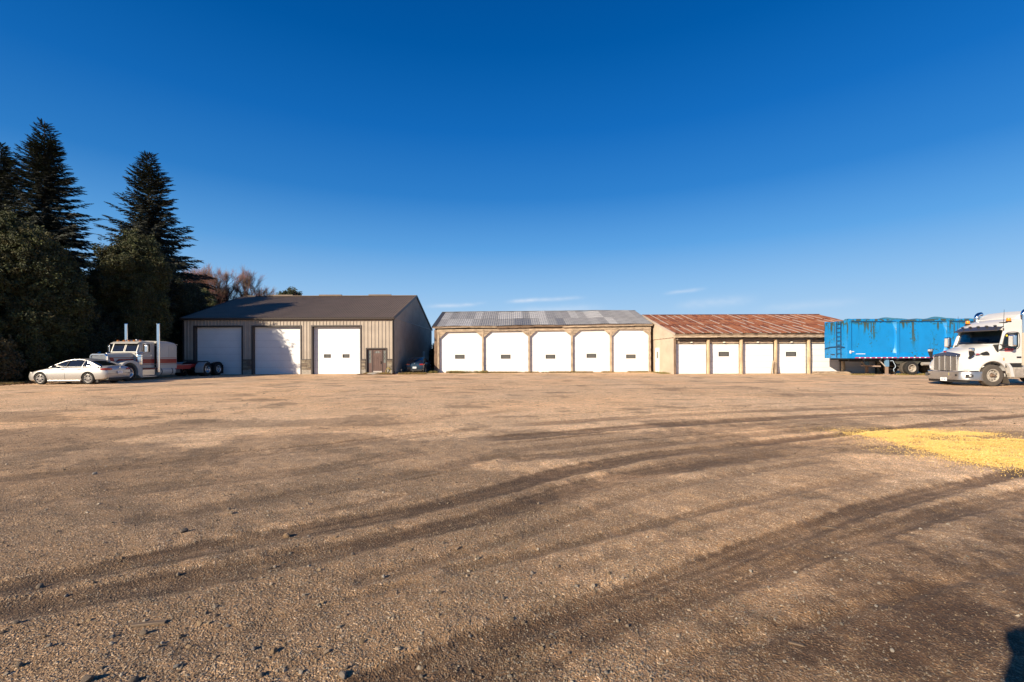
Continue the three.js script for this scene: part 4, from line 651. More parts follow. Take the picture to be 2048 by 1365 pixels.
  part(g, 'cab', prism(cabPts.slice().reverse(), -.93, .93, .06), P);
  part(g, 'sleeper', loft([[-2.62, 2.62], [-2.8, 2.66], [-3.6, 2.66], [-4.0, 2.60], [-4.22, 2.48]].map(([x, t]) => [[x, .70, 1.12], [x, t - .16, 1.12], [x, t - .05, 1.06], [x, t, .8], [x, t + .03, 0], [x, t, -.8], [x, t - .05, -1.06], [x, t - .16, -1.12], [x, .70, -1.12]]), true, .5), P); part(g, 'cab_joint', box(-2.63, -2.41, .8, 2.5, -.88, .88), C.black);
  part(g, 'sleeper_spoiler', box(-4.34, -4.2, 2.43, 2.46, -1.1, 1.1), C.alu);
  // windscreen in two panes, leaning back with the cab front
  for (const s of [-1, 1]) { const ws = sub(g, 'windscreen'), yz = (t, z, o) => { const x = lerp(-1.0, -1.26, t), y = lerp(1.86, 2.50, t), n = V(.64, .26, 0).normalize(); return [x + n.x * o, y + n.y * o, z]; }, q = (t0, t1, z0, z1, o0, o1) => loft([z0, z1].map(z => [yz(t0, z, o0), yz(t1, z, o0), yz(t1, z, o1), yz(t0, z, o1)]));
    part(ws, 'pane', q(.04, .9, s * .05, s * .80, .0, .022), C.glass); part(ws, 'frame', [q(-.02, .05, s * .02, s * .86, -.01, .035), q(.89, .99, s * .02, s * .86, -.01, .035), q(.05, .89, s * .02, s * .06, -.01, .034), q(.05, .89, s * .80, s * .86, -.01, .034)], P);
    const zf = s > 0 ? [.925, .945] : [-.945, -.925], zo = s > 0 ? [.925, .96] : [-.96, -.925];
    const dr = sub(g, 'cab_door'); part(dr, 'window', prism([[-1.32, 1.88], [-1.36, 2.40], [-2.0, 2.42], [-2.0, 1.88]].reverse(), zf[0], zf[1], .005), C.glass); part(dr, 'window_frame', prism([[-1.24, 1.83], [-1.32, 2.46], [-2.06, 2.48], [-2.06, 1.83]].reverse(), zo[0], zo[1] - .0, .006, [[[-1.31, 1.89], [-1.36, 2.40], [-1.99, 2.42], [-1.99, 1.89]]]), P); part(dr, 'quarter_bar', box(-1.60, -1.57, 1.88, 2.42, zo[0], zo[1]), C.chrome); part(dr, 'handle', box(-2.12, -1.98, 1.62, 1.66, s > 0 ? .93 : -.98, s > 0 ? .98 : -.93, .012), C.chrome); part(dr, 'door_edge', tube([[-2.16, .86, s * .932], [-2.16, 1.6, s * .934], [-2.16, 2.46, s * .932]], .008, 10, 4), C.black);
    const mi = sub(g, 'mirror'); part(mi, 'head', box(-1.34, -1.22, 1.86, 2.34, s > 0 ? 1.16 : -1.36, s > 0 ? 1.36 : -1.16, .04), C.chrome); part(mi, 'arm', [tube([[-1.3, 2.4, s * .93], [-1.28, 2.42, s * 1.2], [-1.28, 2.3, s * 1.26]], .015, 10, 6), tube([[-1.3, 1.84, s * .93], [-1.28, 1.80, s * 1.2], [-1.28, 1.9, s * 1.26]], .015, 10, 6)], C.chrome);
    // stripes
    const zc = s > 0 ? [.93, .936] : [-.936, -.93], zs = s > 0 ? [1.119, 1.126] : [-1.126, -1.119];
    for (const [y0, y1] of [[1.10, 1.40], [1.46, 1.49], [1.02, 1.05]]) { part(g, 'stripe', box(-2.36, -1.0, y0, y1, zc[0], zc[1]), C.redStripe); part(g, 'stripe', box(-4.2, -2.64, y0, y1, zs[0], zs[1]), C.redStripe); }
    const hz = x => lerp(.50, .70, (.78 - x) / 1.73) + .008, hp = (pts) => loft([0, .004].map(o => pts.map(([x, y]) => [x, y, s * (hz(x) + o)]))); part(g, 'stripe', hp([[-.93, 1.20], [-.93, 1.42], [.10, 1.42], [.30, 1.20]].map(p => [p[0], p[1]])), C.redStripe); part(g, 'stripe', hp([[.45, 1.52], [.70, 1.52], [.62, 1.28], [.36, 1.26]]), C.redStripe); part(g, 'stripe', hp([[-.93, 1.49], [-.93, 1.52], [.45, 1.52], [.45, 1.49]]), C.redStripe);
    const sd = sub(g, 'sleeper_hatch'); part(sd, 'panel', box(-4.02, -3.42, 1.56, 2.32, s > 0 ? 1.115 : -1.135, s > 0 ? 1.135 : -1.115, .008), P); part(sd, 'vent', box(-3.84, -3.72, 2.0, 2.2, s > 0 ? 1.136 : -1.142, s > 0 ? 1.142 : -1.136), C.steel);
  }
  part(g, 'sun_visor', loft([-.9, .9].map(z => [[-1.24, 2.52, z], [-1.0, 2.44, z], [-1.0, 2.47, z], [-1.26, 2.57, z]])), P);
  for (const z of [-.75, -.35, 0, .35, .75]) part(g, 'roof_light', new THREE.SphereGeometry(1, 12, 8).scale(.11, .05, .05).translate(-1.42, 2.64, z), C.amber);
  for (const z of [-.5, .2]) part(g, 'air_horn', lathe([[.02, 0], [.02, .3], [.03, .42], [.07, .5]], 'x', 14).translate(-1.9, 2.68, z), C.chrome);
  part(g, 'mud_flap', [-1, 1].map(s => box(-9.46, -9.44, .12, .85, s * .92 - .3, s * .92 + .3)), C.black);
}
console.log('tractor 1');
// ---------- white short-cab tractor unit ----------
{
  const cD = 21.6 + 1.24, x0 = 22.86;
  const g = thing('white_tractor_unit', 'white aerodynamic tractor unit with chrome grille and orange roof beacons', 'truck', [x0, -.008, -cD], Math.PI);
  const R = .52, P = C.whiteTruck;
  for (const s of [-1, 1]) { wheel(g, 0, R, s * 1.08, R, .32, s, { tyre: C.dustyRubber, mat: C.dustyWhite, deep: .05, nuts: C.steel, hubMat: mat(.16, .11, .08, .7, { metalness: .3 }) }); for (const x of [-4.4, -5.7]) { wheel(g, x, R, s * 1.09, R, .26, s, { tyre: C.dustyRubber, deep: .14 }); wheel(g, x, R, s * .77, R, .26, s, { tyre: C.dustyRubber, deep: .1 }); } }
  for (const s of [-1, 1]) part(g, 'frame_rail', box(-6.3, .9, .70, .96, s * .42 - .045, s * .42 + .045), C.black);
  part(g, 'axle', [rod([0, R, -1], [0, R, 1], .08), rod([-4.4, R, -1], [-4.4, R, 1], .1), rod([-5.7, R, -1], [-5.7, R, 1], .1)], C.black); part(g, 'engine', box(-.6, .6, .5, 1.4, -.45, .45, .05), C.black); part(g, 'fifth_wheel', prism([[-5.8, 0], [-4.3, 0], [-4.3, .1], [-4.6, .2], [-5.5, .2], [-5.8, .05]], -.5, .5, .02).translate(0, .97, 0), C.black); part(g, 'deck_plate', box(-3.6, -1.7, .965, .985, -.6, .6), C.alu);
  // bonnet: crowned, wide at the windscreen, falling to the grille, with the wings drawn out at its flanks
  const H = (x, top, w, sh, wl, bot) => { const h = [[0, top + .03], [w * .35, top + .02], [w * .7, top - .03], [w * .9, top - .12], [w, sh], [lerp(w, wl, .7), sh - .18], [wl, sh - .34], [wl, bot]]; const r = h.map(p => [x, p[1], p[0]]); for (let i = h.length - 1; i > 0; i--) r.push([x, h[i][1], -h[i][0]]); return r; };
  let bon = loft([H(1.06, 1.50, .60, 1.30, .70, .72), H(1.0, 1.60, .66, 1.36, .92, .74), H(.86, 1.66, .72, 1.40, 1.10, .74), H(.6, 1.75, .79, 1.46, 1.20, .74), H(.2, 1.88, .87, 1.56, 1.24, .74), H(-.2, 1.98, .93, 1.66, 1.245, .74), H(-.42, 2.04, .98, 1.72, 1.20, .74), H(-.66, 2.06, 1.02, 1.74, 1.16, .74)], true, .75);
  bon = cut(bon, [-1, 1].map(s => new THREE.CylinderGeometry(.66, .66, .7, 40).rotateX(Math.PI / 2).translate(0, R + .02, s * 1.12))); part(g, 'bonnet', bon, P);
  for (const s of [-1, 1]) part(g, 'wheel_arch_lip', tube(arcPts(0, R + .02, .665, .25, Math.PI - .05, 16).map(p => [p[0], p[1], s * (1.235 - .03 * Math.abs(p[0]))]), .02, 30, 6), C.dustyWhite);
  { const gr = sub(g, 'grille'), o = [[-.62, .72], [.62, .72], [.64, 1.40], [.60, 1.52], [-.60, 1.52], [-.64, 1.40]];
    part(gr, 'mesh', prism(o, 0, .03).rotateY(Math.PI / 2).translate(1.05, 0, 0), mat(.07, .06, .055, .7)); const hb = [];
    for (let k = 1; k < 16; k++) hb.push(box(1.08, 1.088, .72 + k * .05, .727 + k * .05, -.6, .6)); for (let k = 1; k < 24; k++) { const z = lerp(-.6, .6, k / 24); hb.push(box(1.08, 1.088, .73, 1.5, z - .004, z + .004)); } part(gr, 'wire', hb, C.steel);
    for (const z of [-.6, -.3, 0, .3, .6]) part(gr, 'bar', box(1.075, 1.125, .72, 1.48, z - .022, z + .022, .01), C.chrome);
    part(gr, 'crown', loft([[-.66, 1.42, 1.53], [-.3, 1.45, 1.60], [0, 1.47, 1.64], [.3, 1.45, 1.60], [.66, 1.42, 1.53]].map(([z, a, b]) => [[1.0, a, z], [1.13, a, z], [1.11, b - .02, z], [.98, b + .02, z]])), mat(.16, .15, .17, .2, { metalness: .8 })); part(gr, 'lower_trim', loft([[-.64, .68], [0, .62], [.64, .68]].map(([z, y]) => [[1.04, y, z], [1.12, y, z], [1.12, y + .06, z], [1.04, y + .06, z]])), C.chrome);
    part(gr, 'emblem', new THREE.SphereGeometry(1, 16, 10).scale(.03, .05, .1).translate(1.1, 1.67, 0), C.chrome); part(gr, 'emblem_face', new THREE.SphereGeometry(1, 14, 8).scale(.02, .032, .075).translate(1.125, 1.67, 0), C.red); }
  // bumper, wrapped back to the wheels
  const bz = [-1.245, -1.235, -1.2, -1.14, -1.05, -.92, -.78, -.6, -.3, 0, .3, .6, .78, .92, 1.05, 1.14, 1.2, 1.235, 1.245], bx = z => { const a = Math.abs(z); return 1.30 - .05 * a - .95 * Math.max(0, a - .62) ** 1.7 - (a > 1.15 ? (a - 1.15) * 2.2 : 0); };
  const bump = (y0, y1, push) => loft(bz.flatMap(z => Math.abs(z) > 1.24 ? [[z, .60]] : [[z, bx(z)]]).map(([z, x]) => [[x - .16, y0, z * .97], [x + push, y0 + .03, z], [x + push, y1 - .02, z], [x - .02, y1, z], [x - .16, y1, z * .97]]));
  part(g, 'bumper', bump(.26, .70, .0), mat(.50, .48, .46, .28, { metalness: .85, map: rep(T.soft, .6) })); part(g, 'bumper_valance', loft([-1.0, -.5, .5, 1.0].map(z => [[bx(z) - .2, .16, z], [bx(z) - .06, .16, z], [bx(z) - .05, .27, z], [bx(z) - .2, .27, z]])), C.black);
  decal(g, 'licence_plate', .34, .17, plateMat, [1.30, .30, -.12], Math.PI / 2); decal(g, 'sticker', .11, .13, mat(.72, .66, .12, .5), [1.275, .56, -.42], Math.PI / 2 + .1); decal(g, 'sticker', .12, .13, mat(.10, .42, .66, .5), [1.265, .56, -.54], Math.PI / 2 + .12);
  for (const s of [-1, 1]) {
    part(g, 'tow_eye', new THREE.SphereGeometry(.05, 12, 8).scale(.4, 1, 1).translate(1.27, .52, s * .72), C.black);
    const fl = sub(g, 'fog_light'); part(fl, 'bezel', loft([[1.10, .08, 1.02], [.98, .085, 1.10], [.86, .06, 1.17]].map(([x, h, w]) => [[x - .03, .50 - h, s * (w - .05)], [x - .03, .50 + h, s * (w - .05)], [x + .04, .50 + h, s * (w + .035)], [x + .04, .50 - h, s * (w + .035)]])), C.black); part(fl, 'lens', new THREE.SphereGeometry(.05, 12, 8).translate(.99, .5, s * 1.135), C.lens);
    part(g, 'headlight', loft([[1.02, .06, .88], [.96, .11, 1.0], [.84, .12, 1.105], [.66, .11, 1.175], [.48, .05, 1.215], [.40, .02, 1.222]].map(([x, h, w], i) => [[x - .04, .86 - h * .7 + i * .02, s * (w - .05)], [x - .04, .86 + h * .9 + i * .02, s * (w - .05)], [x + .02, .86 + h * .9 + i * .02, s * (w + .012)], [x + .02, .86 - h * .7 + i * .02, s * (w + .012)]])), C.lens);
    part(g, 'turn_light', [box(-.60, -.54, 1.22, 1.36, s > 0 ? 1.15 : -1.19, s > 0 ? 1.19 : -1.15, .015)], C.amber);
    const vz = (x, y) => lerp(1.16, .845, sstep(1.36, 1.74, y)) + lerp(.0, -.07, sstep(0, .6, x)); part(g, 'bonnet_vent', loft([-.06, .012].map(o => [[.30, 1.55], [.12, 1.62], [-.10, 1.69], [-.08, 1.56], [.02, 1.48], [.26, 1.49]].map(([x, y]) => [x, y, s * (vz(x, y) + o)]))), C.black); part(g, 'side_emblem', new THREE.SphereGeometry(1, 14, 10).scale(.11, .035, .03).translate(.46, 1.53, s * vz(.46, 1.53)), C.red); part(g, 'emblem_rim', new THREE.TorusGeometry(.035, .008, 6, 20).scale(3.2, 1.05, 1).translate(.46, 1.53, s * (vz(.46, 1.53) + .012)), C.chrome);
    // mirrors: on the bonnet and on the door
    const hm = sub(g, 'bonnet_mirror'); part(hm, 'head', box(.80, .92, 1.66, 1.84, s > 0 ? .96 : -1.18, s > 0 ? 1.18 : -.96, .045), C.chrome); part(hm, 'back', box(.785, .80, 1.68, 1.82, s > 0 ? .98 : -1.16, s > 0 ? 1.16 : -.98), C.black); part(hm, 'arm', loft([[.86, 1.67, 1.07, .09], [.84, 1.55, 1.07, .075], [.86, 1.44, 1.04, .05], [.88, 1.34, .98, .045]].map(([x, y, z, w]) => [[x - w * .6, y, s * (z - w)], [x + w * .6, y, s * (z - w)], [x + w * .6, y, s * (z + w)], [x - w * .6, y, s * (z + w)]])), C.black);
    const dm = sub(g, 'door_mirror'); part(dm, 'head', box(-.62, -.46, 1.90, 2.44, s > 0 ? 1.44 : -1.72, s > 0 ? 1.72 : -1.44, .06), C.chrome); part(dm, 'glass', box(-.635, -.618, 1.94, 2.40, s > 0 ? 1.47 : -1.69, s > 0 ? 1.69 : -1.47), C.glass); part(dm, 'arm', [tube([[-.38, 1.72, s * 1.16], [-.42, 1.80, s * 1.3], [-.5, 1.92, s * 1.52]], .035, 12, 8), tube([[-.44, 2.0, s * 1.14], [-.46, 1.95, s * 1.3], [-.5, 2.0, s * 1.5]], .022, 12, 8)], C.black);
    // door with its window, hollow behind
    const dr = sub(g, 'cab_door'), za = s > 0 ? 1.10 : -1.16, zb = s > 0 ? 1.16 : -1.10, win = [[-.50, 1.78], [-.56, 2.10], [-.72, 2.52], [-1.28, 2.56], [-1.32, 2.5], [-1.32, 1.90], [-1.2, 1.78]];
    part(dr, 'panel', prism([[-.40, 1.10], [-.40, 1.90], [-.56, 2.35], [-.70, 2.66], [-1.46, 2.70], [-1.46, 1.10]].reverse(), za, zb, .012, [win]), P);
    part(dr, 'window_pane', prism(win.slice().reverse(), s > 0 ? 1.12 : -1.13, s > 0 ? 1.13 : -1.12), C.clear); part(dr, 'window_seal', tube([...win, win[0]].map(p => [p[0], p[1], s * 1.163]), .014, 60, 5), C.black); part(dr, 'handle', [box(-1.42, -1.20, 1.34, 1.42, s > 0 ? 1.158 : -1.175, s > 0 ? 1.175 : -1.158, .012)], C.black);
    part(dr, 'window_bar', box(-.62, -.60, 1.8, 2.3, s > 0 ? 1.12 : -1.15, s > 0 ? 1.15 : -1.12), C.black); if (s < 0) { part(dr, 'yellow_sticker', lathe([[0, .004], [.05, .004], [.05, 0]], 'z', 16).translate(-.76, 2.42, -1.136), mat(.75, .55, .04, .5)); const rl = []; for (const [a, b] of [[-.62, -.70], [-.72, -.78], [-.80, -.90], [-.92, -1.04]]) rl.push(prism([[a, 1.70], [b, 1.70], [b - .02, 1.80], [a - .02, 1.80]].reverse(), -1.168, -1.160)); part(dr, 'red_lettering', rl, mat(.55, .02, .02, .5)); part(dr, 'red_lettering', box(-1.0, -.64, 1.655, 1.68, -1.168, -1.16), mat(.55, .02, .02, .5)); }
    // steps and side fairing
    part(g, 'side_fairing', [box(-2.9, -.86, .40, .90, s > 0 ? .95 : -1.20, s > 0 ? 1.20 : -.95, .05)], C.dustyWhite); part(g, 'tool_box_lid', box(-2.2, -1.05, .46, .84, s > 0 ? 1.195 : -1.212, s > 0 ? 1.212 : -1.195, .01), mat(.42, .38, .34, .6, { map: rep(T.grain, .8) })); part(g, 'box_latch', new THREE.SphereGeometry(.035, 10, 8).translate(-1.5, .56, s * 1.215), C.steel); part(g, 'cab_step', box(-1.5, -.55, .90, 1.06, s > 0 ? .95 : -1.12, s > 0 ? 1.12 : -.95, .02), C.black); part(g, 'fuel_tank', lathe([[0, 0], [.27, 0], [.31, .04], [.31, 1.2], [.27, 1.24], [0, 1.24]], 'x', 26).rotateY(Math.PI).translate(-2.95, .6, s * .88), C.alu); part(g, 'mud_flap', loft([[.46, -.66], [.12, -.80]].map(([y, x]) => [[x, y, s * .82], [x - .03, y, s * .82], [x - .03, y, s * 1.22], [x, y, s * 1.22]])), C.dustyRubber);
    part(g, 'wheel_fairing', loft([[.66, 1.10], [.80, .9], [.90, .45]].map(([a, y]) => [[-a + .0, y, s * .9], [-a - .16, y, s * .9], [-a - .16, y, s * 1.20], [-a, y, s * 1.22]])), P);
    const sk = sub(g, 'exhaust_stack'); part(sk, 'pipe', tube([[-1.6, .9, s * 1.1], [-1.6, 2.2, s * 1.1], [-1.6, 3.3, s * 1.1], [-1.61, 3.48, s * 1.1], [-1.70, 3.60, s * 1.1], [-1.86, 3.64, s * 1.1]], .105, 40, 16), C.chrome); part(sk, 'heat_shield', rod([-1.6, 1.0, s * 1.1], [-1.6, 2.55, s * 1.1], .135, .135, 24), mat(.50, .45, .36, .7, { map: rep(T.grain, 3) }));
    part(g, 'antenna', [rod([-.62, 2.70, s * 1.12], [-.66, 3.52 + (s < 0 ? .14 : 0), s * 1.12], .012, .007, 6), rod([-.62, 2.66, s * 1.12], [-.62, 2.78, s * 1.12], .025)], C.black);
    const be = sub(g, 'beacon'); part(be, 'lens', lathe([[0, .16], [.06, .155], [.085, .13], [.09, .0], [0, 0]], 'y', 18).translate(-1.02, 3.12, s * .98), C.amber); part(be, 'base', [lathe([[0, 0], [.10, 0], [.10, -.05], [0, -.05]], 'y', 18).translate(-1.02, 3.12, s * .98), box(-1.06, -.86, 3.04, 3.08, s > 0 ? .7 : -1.02, s > 0 ? 1.02 : -.7)], C.black);
  }
  // cab shell
  part(g, 'cab_back', box(-1.50, -1.46, 1.0, 2.9, -1.13, 1.13), P); part(g, 'cab_floor', box(-1.48, -.42, 1.0, 1.09, -1.13, 1.13), C.black); part(g, 'firewall', box(-.46, -.40, 1.0, 1.95, -1.06, 1.06), C.black); part(g, 'cowl', loft([-1.13, -1.0, -.5, 0, .5, 1.0, 1.13].map(z => { const a = Math.abs(z) > 1.1 ? .06 : 0; return [[-.64, 1.1, z], [-.30 - .22 * z * z, 1.1, z], [-.27 - .2 * z * z, 2.0 - a, z], [-.30 - .22 * z * z, 2.07 - a, z], [-.64, 2.07 - a, z]]; }), true, .5), P);
  const RR = (x, y, w) => [[x, y - .10, w], [x, y - .02, w * .92], [x, y + .03, w * .6], [x, y + .045, 0], [x, y + .03, -w * .6], [x, y - .02, -w * .92], [x, y - .10, -w], [x, y - .15, -w], [x, y - .06, 0], [x, y - .15, w]];
  part(g, 'roof', loft([RR(-.60, 2.84, 1.08), RR(-.78, 2.98, 1.10), RR(-1.0, 3.10, 1.11), RR(-1.3, 3.20, 1.12), RR(-1.56, 3.26, 1.12)], true, .6), P); for (const s of [-1, 1]) part(g, 'roof_side', prism([[-.62, 2.64], [-.60, 2.80], [-.78, 2.92], [-1.0, 3.03], [-1.3, 3.13], [-1.49, 3.17], [-1.49, 2.64]], s > 0 ? 1.07 : -1.13, s > 0 ? 1.13 : -1.07, .01), P); part(g, 'roof_back', box(-1.57, -1.51, 2.85, 3.2, -1.1, 1.1), P); part(g, 'roof_fairing', loft([[-1.45, 3.28, .95], [-1.62, 3.44, 1.0], [-2.0, 3.62, 1.02]].map(([x, y, w]) => [[x, y - .14, w], [x, y, w * .9], [x, y + .03, 0], [x, y, -w * .9], [x, y - .14, -w], [x, y - .2, 0]])), P);
  const wsB = z => [-.28 - .22 * (z / 1.0) ** 2, 2.06], wsT = z => [-.62 - .12 * (z / 1.0) ** 2, 2.70], wz = [-1.04, -.7, -.35, 0, .35, .7, 1.04];
  part(g, 'windscreen', loft(wz.map(z => { const b = wsB(z), t = wsT(z); return [[b[0], b[1], z], [t[0], t[1], z * .97], [t[0] - .006, t[1], z * .97], [b[0] - .006, b[1], z]]; })), C.clear);
  for (const s of [-1, 1]) part(g, 'windscreen_pillar', tube([[-.50, 1.98, s * 1.09], [-.60, 2.3, s * 1.085], [-.72, 2.72, s * 1.07]], .05, 12, 8), P); part(g, 'windscreen_seal', tube(wz.map(z => [...wsB(z), z]), .022, 24, 6), C.black); part(g, 'wiper', [tube([[-.24, 2.10, -.7], [-.3, 2.14, -.3], [-.29, 2.16, 0]], .01, 10, 5), tube([[-.24, 2.10, .1], [-.3, 2.14, .5], [-.32, 2.16, .8]], .01, 10, 5)], C.black);
  part(g, 'sun_visor', loft(wz.map(z => { const t = wsT(z); return [[t[0] + .0, 2.86, z * 1.0], [t[0] + .36, 2.66, z * 1.04], [t[0] + .37, 2.70, z * 1.04], [t[0] + .02, 2.90, z]]; })), mat(.10, .10, .115, .22, { metalness: .6 }));
  for (const [z0, z1] of [[.5, -.0], [-.62, -.82]]) part(g, 'visor_marker', loft([z0, z1].map(z => { const t = wsT(z); return [[t[0] + .22, 2.765, z], [t[0] + .30, 2.72, z], [t[0] + .305, 2.735, z], [t[0] + .225, 2.78, z]]; })), C.amber); for (const z of [-.8, -.4, 0, .4, .8]) part(g, 'roof_light', new THREE.SphereGeometry(1, 10, 8).scale(.08, .04, .05).translate(-.56, 2.91, z), C.plastic);
  part(g, 'dashboard', loft([-1.06, -.4, .4, 1.06].map(z => [[-.46, 1.6, z], [-.42, 2.0, z], [-.62, 2.05, z], [-.86, 1.94, z], [-.84, 1.6, z]])), C.dash); part(g, 'steering_wheel', new THREE.TorusGeometry(.22, .018, 8, 26).rotateY(Math.PI / 2).rotateZ(-.5).translate(-.92, 1.98, -.55), C.black);
  for (const z of [-.55, .55]) { const s = sub(g, 'cab_seat'); part(s, 'cushion', box(-1.4, -.95, 1.4, 1.56, z - .25, z + .25, .05), C.seat); part(s, 'backrest', box(-1.46, -1.32, 1.5, 2.3, z - .24, z + .24, .05), C.seat); }
}
console.log('tractor 2');
// ---------- blue dump trailer ----------
{
  const dN = 33.6, x0 = X(1697, dN), W = 2.55, L = 11.2;
  const g = thing('blue_trailer', 'tall bright blue tipping trailer with rust streaks and a ladder', 'trailer', [x0, 0, -(dN + W / 2)]);   // here +x runs along the box from its ladder end
  // paint: chipped and streaked with rust below the top rail, scuffed at the foot
  const bt = tex(1024, (u, v) => { const x = u * 8, y = v * 4.6; let c = [.0, .56, .86];
    const n = fbm(x * 2.2, y * 2.2, 4) - .5; c = c.map(q => q * (1 + .1 * n));
    const streak = fbm(x * 9, y * .55 + 40, 4), clump = fbm(x * 1.6 + 9, y * .7 + 3, 3), high = sstep(1.7, 3.4, y), k = .95 * sstep(3.70, 3.98, y + .25 * (fbm(x * 3, 5, 3) - .5)) * sstep(.46, .60, fbm(x * 4 + 2, y * 5, 4)) + sstep(.60, .70, streak * .62 + clump * .40) * high + .8 * sstep(.66, .72, fbm(x * 12, y * 9 + 8, 4)) * sstep(.46, .6, clump) + sstep(.62, .68, fbm(x * 5 + 30, y * 6, 4)) * sstep(.7, .2, y);
    const rust = [.34 + .1 * n, .28, .17]; const t = clamp(k) * .85; return c.map((q, i) => lerp(q, rust[i], t)); });
  const tB = rep(bt, 1 / 8, 1 / 4.6); const B = mat(.74, .74, .74, .5, { map: tB, clearcoat: .25, clearcoatRoughness: .3 }), B2 = mat(.008, .045, .11, .5);
  const y0 = 1.25, y1 = 4.12, zn = W / 2, zf = -W / 2;
  part(g, 'floor', box(.05, L - .05, y0 + .02, y0 + .15, zf + .06, zn - .06), B); part(g, 'far_side', box(.02, L, y0, y1, zf, zf + .05), B); part(g, 'rear_gate', box(L - .05, L, y0, y1, zf + .05, zn - .05), B);
  // near side: a plain skin set in between the ribs, with a sloped sill and a deep top rail
  part(g, 'side_skin', box(.05, L - .05, y0 + .1, y1 - .05, zn - .16, zn - .12), B);
  part(g, 'sill', loft([.02, L].map(x => [[x, y0, zn - .12], [x, y0, zn], [x, y0 + .16, zn], [x, y0 + .42, zn - .115], [x, y0 + .42, zn - .13]])), B);
  const sag = x => .03 * Math.sin(x * 1.1) + .015 * Math.sin(x * 3.1); const sx = []; for (let k = 0; k <= 40; k++) sx.push(.02 + (L - .02) * k / 40);
  part(g, 'top_rail', loft(sx.map(x => [[x, y1 - .20, zn - .12], [x, y1 - .12, zn + .02], [x, y1 + .0 + sag(x), zn + .02], [x, y1 + .03 + sag(x), zn - .1], [x, y1 - .05, zn - .13]])), B);
  const rib = (x, w) => part(g, 'rib', [box(x - w / 2, x + w / 2, y0 + .02, y1 - .14, zn - .13, zn + .012, .012)], B);
  for (const x of [.13, 3.68, 7.4, 10.9]) rib(x, .22);
  for (const x of [3.68, 7.4]) part(g, 'rib_web', loft([[y0 + .38, .22], [y0 + .8, .06], [y0 + 1.5, .03], [y1 - .9, .05], [y1 - .18, .24]].map(([y, w]) => [[x - .11 - w, y, zn - .118], [x - .105, y, zn - .0], [x - .105, y, zn - .118]])), B);
  // front bulkhead, curved at its foot, with the ladder
  part(g, 'bulkhead', loft([[zf + .0], [zf + .4], [0], [zn - .4], [zn - .0]].map(([z]) => { const a = Math.abs(z) > 1.2 ? .0 : -.05; return [[.05, y0, z], [a, y0, z], [a, y1 - .12 + (z > 0 ? .05 : .02), z], [.05, y1 - .05, z]]; })), B); part(g, 'bulkhead_edge', box(-.09, .04, y0, y1 - .05, zn - .06, zn + .01, .01), B); part(g, 'bulkhead_band', loft([[zf + .15, 2.0], [-.5, 2.10], [.4, 2.12], [1.0, 2.06]].map(([z, y]) => [[-.05, y - .05, z], [-.10, y - .04, z], [-.06, y + .05, z]])), B2);
  { const l = sub(g, 'ladder'), za = .28, zb = .72; for (const z of [za, zb]) part(l, 'rail', [bar([-.15, y0 + .05, z], [-.15, y1 - .12, z], .04)], B2); for (let k = 0; k < 8; k++) part(l, 'rung', bar([-.15, y0 + .38 + k * .32, za], [-.15, y0 + .38 + k * .32, zb], .035), B2); part(l, 'standoff', [y0 + .3, y1 - .4].flatMap(y => [za, zb].map(z => bar([-.15, y, z], [-.02, y, z], .03))), B2); }
  part(g, 'airline_socket', [lathe([[0, .04], [.05, .04], [.05, 0]], 'x', 14).rotateZ(Math.PI).translate(-.05, 1.53, -.25), lathe([[0, .04], [.05, .04], [.05, 0]], 'x', 14).rotateZ(Math.PI).translate(-.05, 1.53, -.1), lathe([[0, .04], [.045, .04], [.045, 0]], 'x', 14).rotateZ(Math.PI).translate(-.05, 1.55, -.42)], C.black);
  // load line: the folded tarpaulin heaped on the top
  part(g, 'tarpaulin', loft(sx.map(x => { const h = .12 * Math.exp(-(((x - 3.25) / .6) ** 2)) + .15 * Math.exp(-(((x - 6.9) / .7) ** 2)) + .1 * Math.exp(-(((x - 10.4) / .6) ** 2)) + .03 * Math.sin(x * 5); return [[x, y1 - .1, zn - .11], [x, y1 + .02 + h, zn - .06], [x, y1 + .06 + h, zn - .35], [x, y1 - .05 + h * .3, zn - .55], [x, y1 - .12, zn - .3]]; })), mat(.05, .26, .42, .9, { map: rep(T.grain, 1) }));
  // reflective tape
  for (let k = 0; k < 26; k++) { const x = .5 + k * .405; if (x > L - .5) break; part(g, 'reflector', box(x, x + .28, y0 + .015, y0 + .075, zn + .002, zn + .008), mat(.5, .02, .04, .4)); part(g, 'reflector', box(x + .284, x + .401, y0 + .015, y0 + .075, zn + .002, zn + .008), C.plate); }
  const marker = sub(g, 'marker_plate'); part(marker, 'plate', [box(.09, .2, 1.62, 1.82, zn + .012, zn + .03)], C.plate); part(marker, 'lamp', box(.3, .5, 1.72, 1.78, zn - .118, zn - .09), C.lens); part(g, 'name_strip', box(.62, 1.3, 1.56, 1.60, zn - .07, zn - .05), C.plate);
  // running gear
  for (const z of [-.5, .5]) part(g, 'chassis_rail', box(.6, L - .2, 1.0, 1.25, z - .06, z + .06), C.black); part(g, 'upper_coupler', box(.3, 2.2, 1.12, 1.245, -1.0, 1.0), C.black); for (let k = 0; k < 8; k++) part(g, 'cross_member', box(1.2 + k * 1.25, 1.3 + k * 1.25, 1.1, 1.245, zf + .1, zn - .1), C.black);
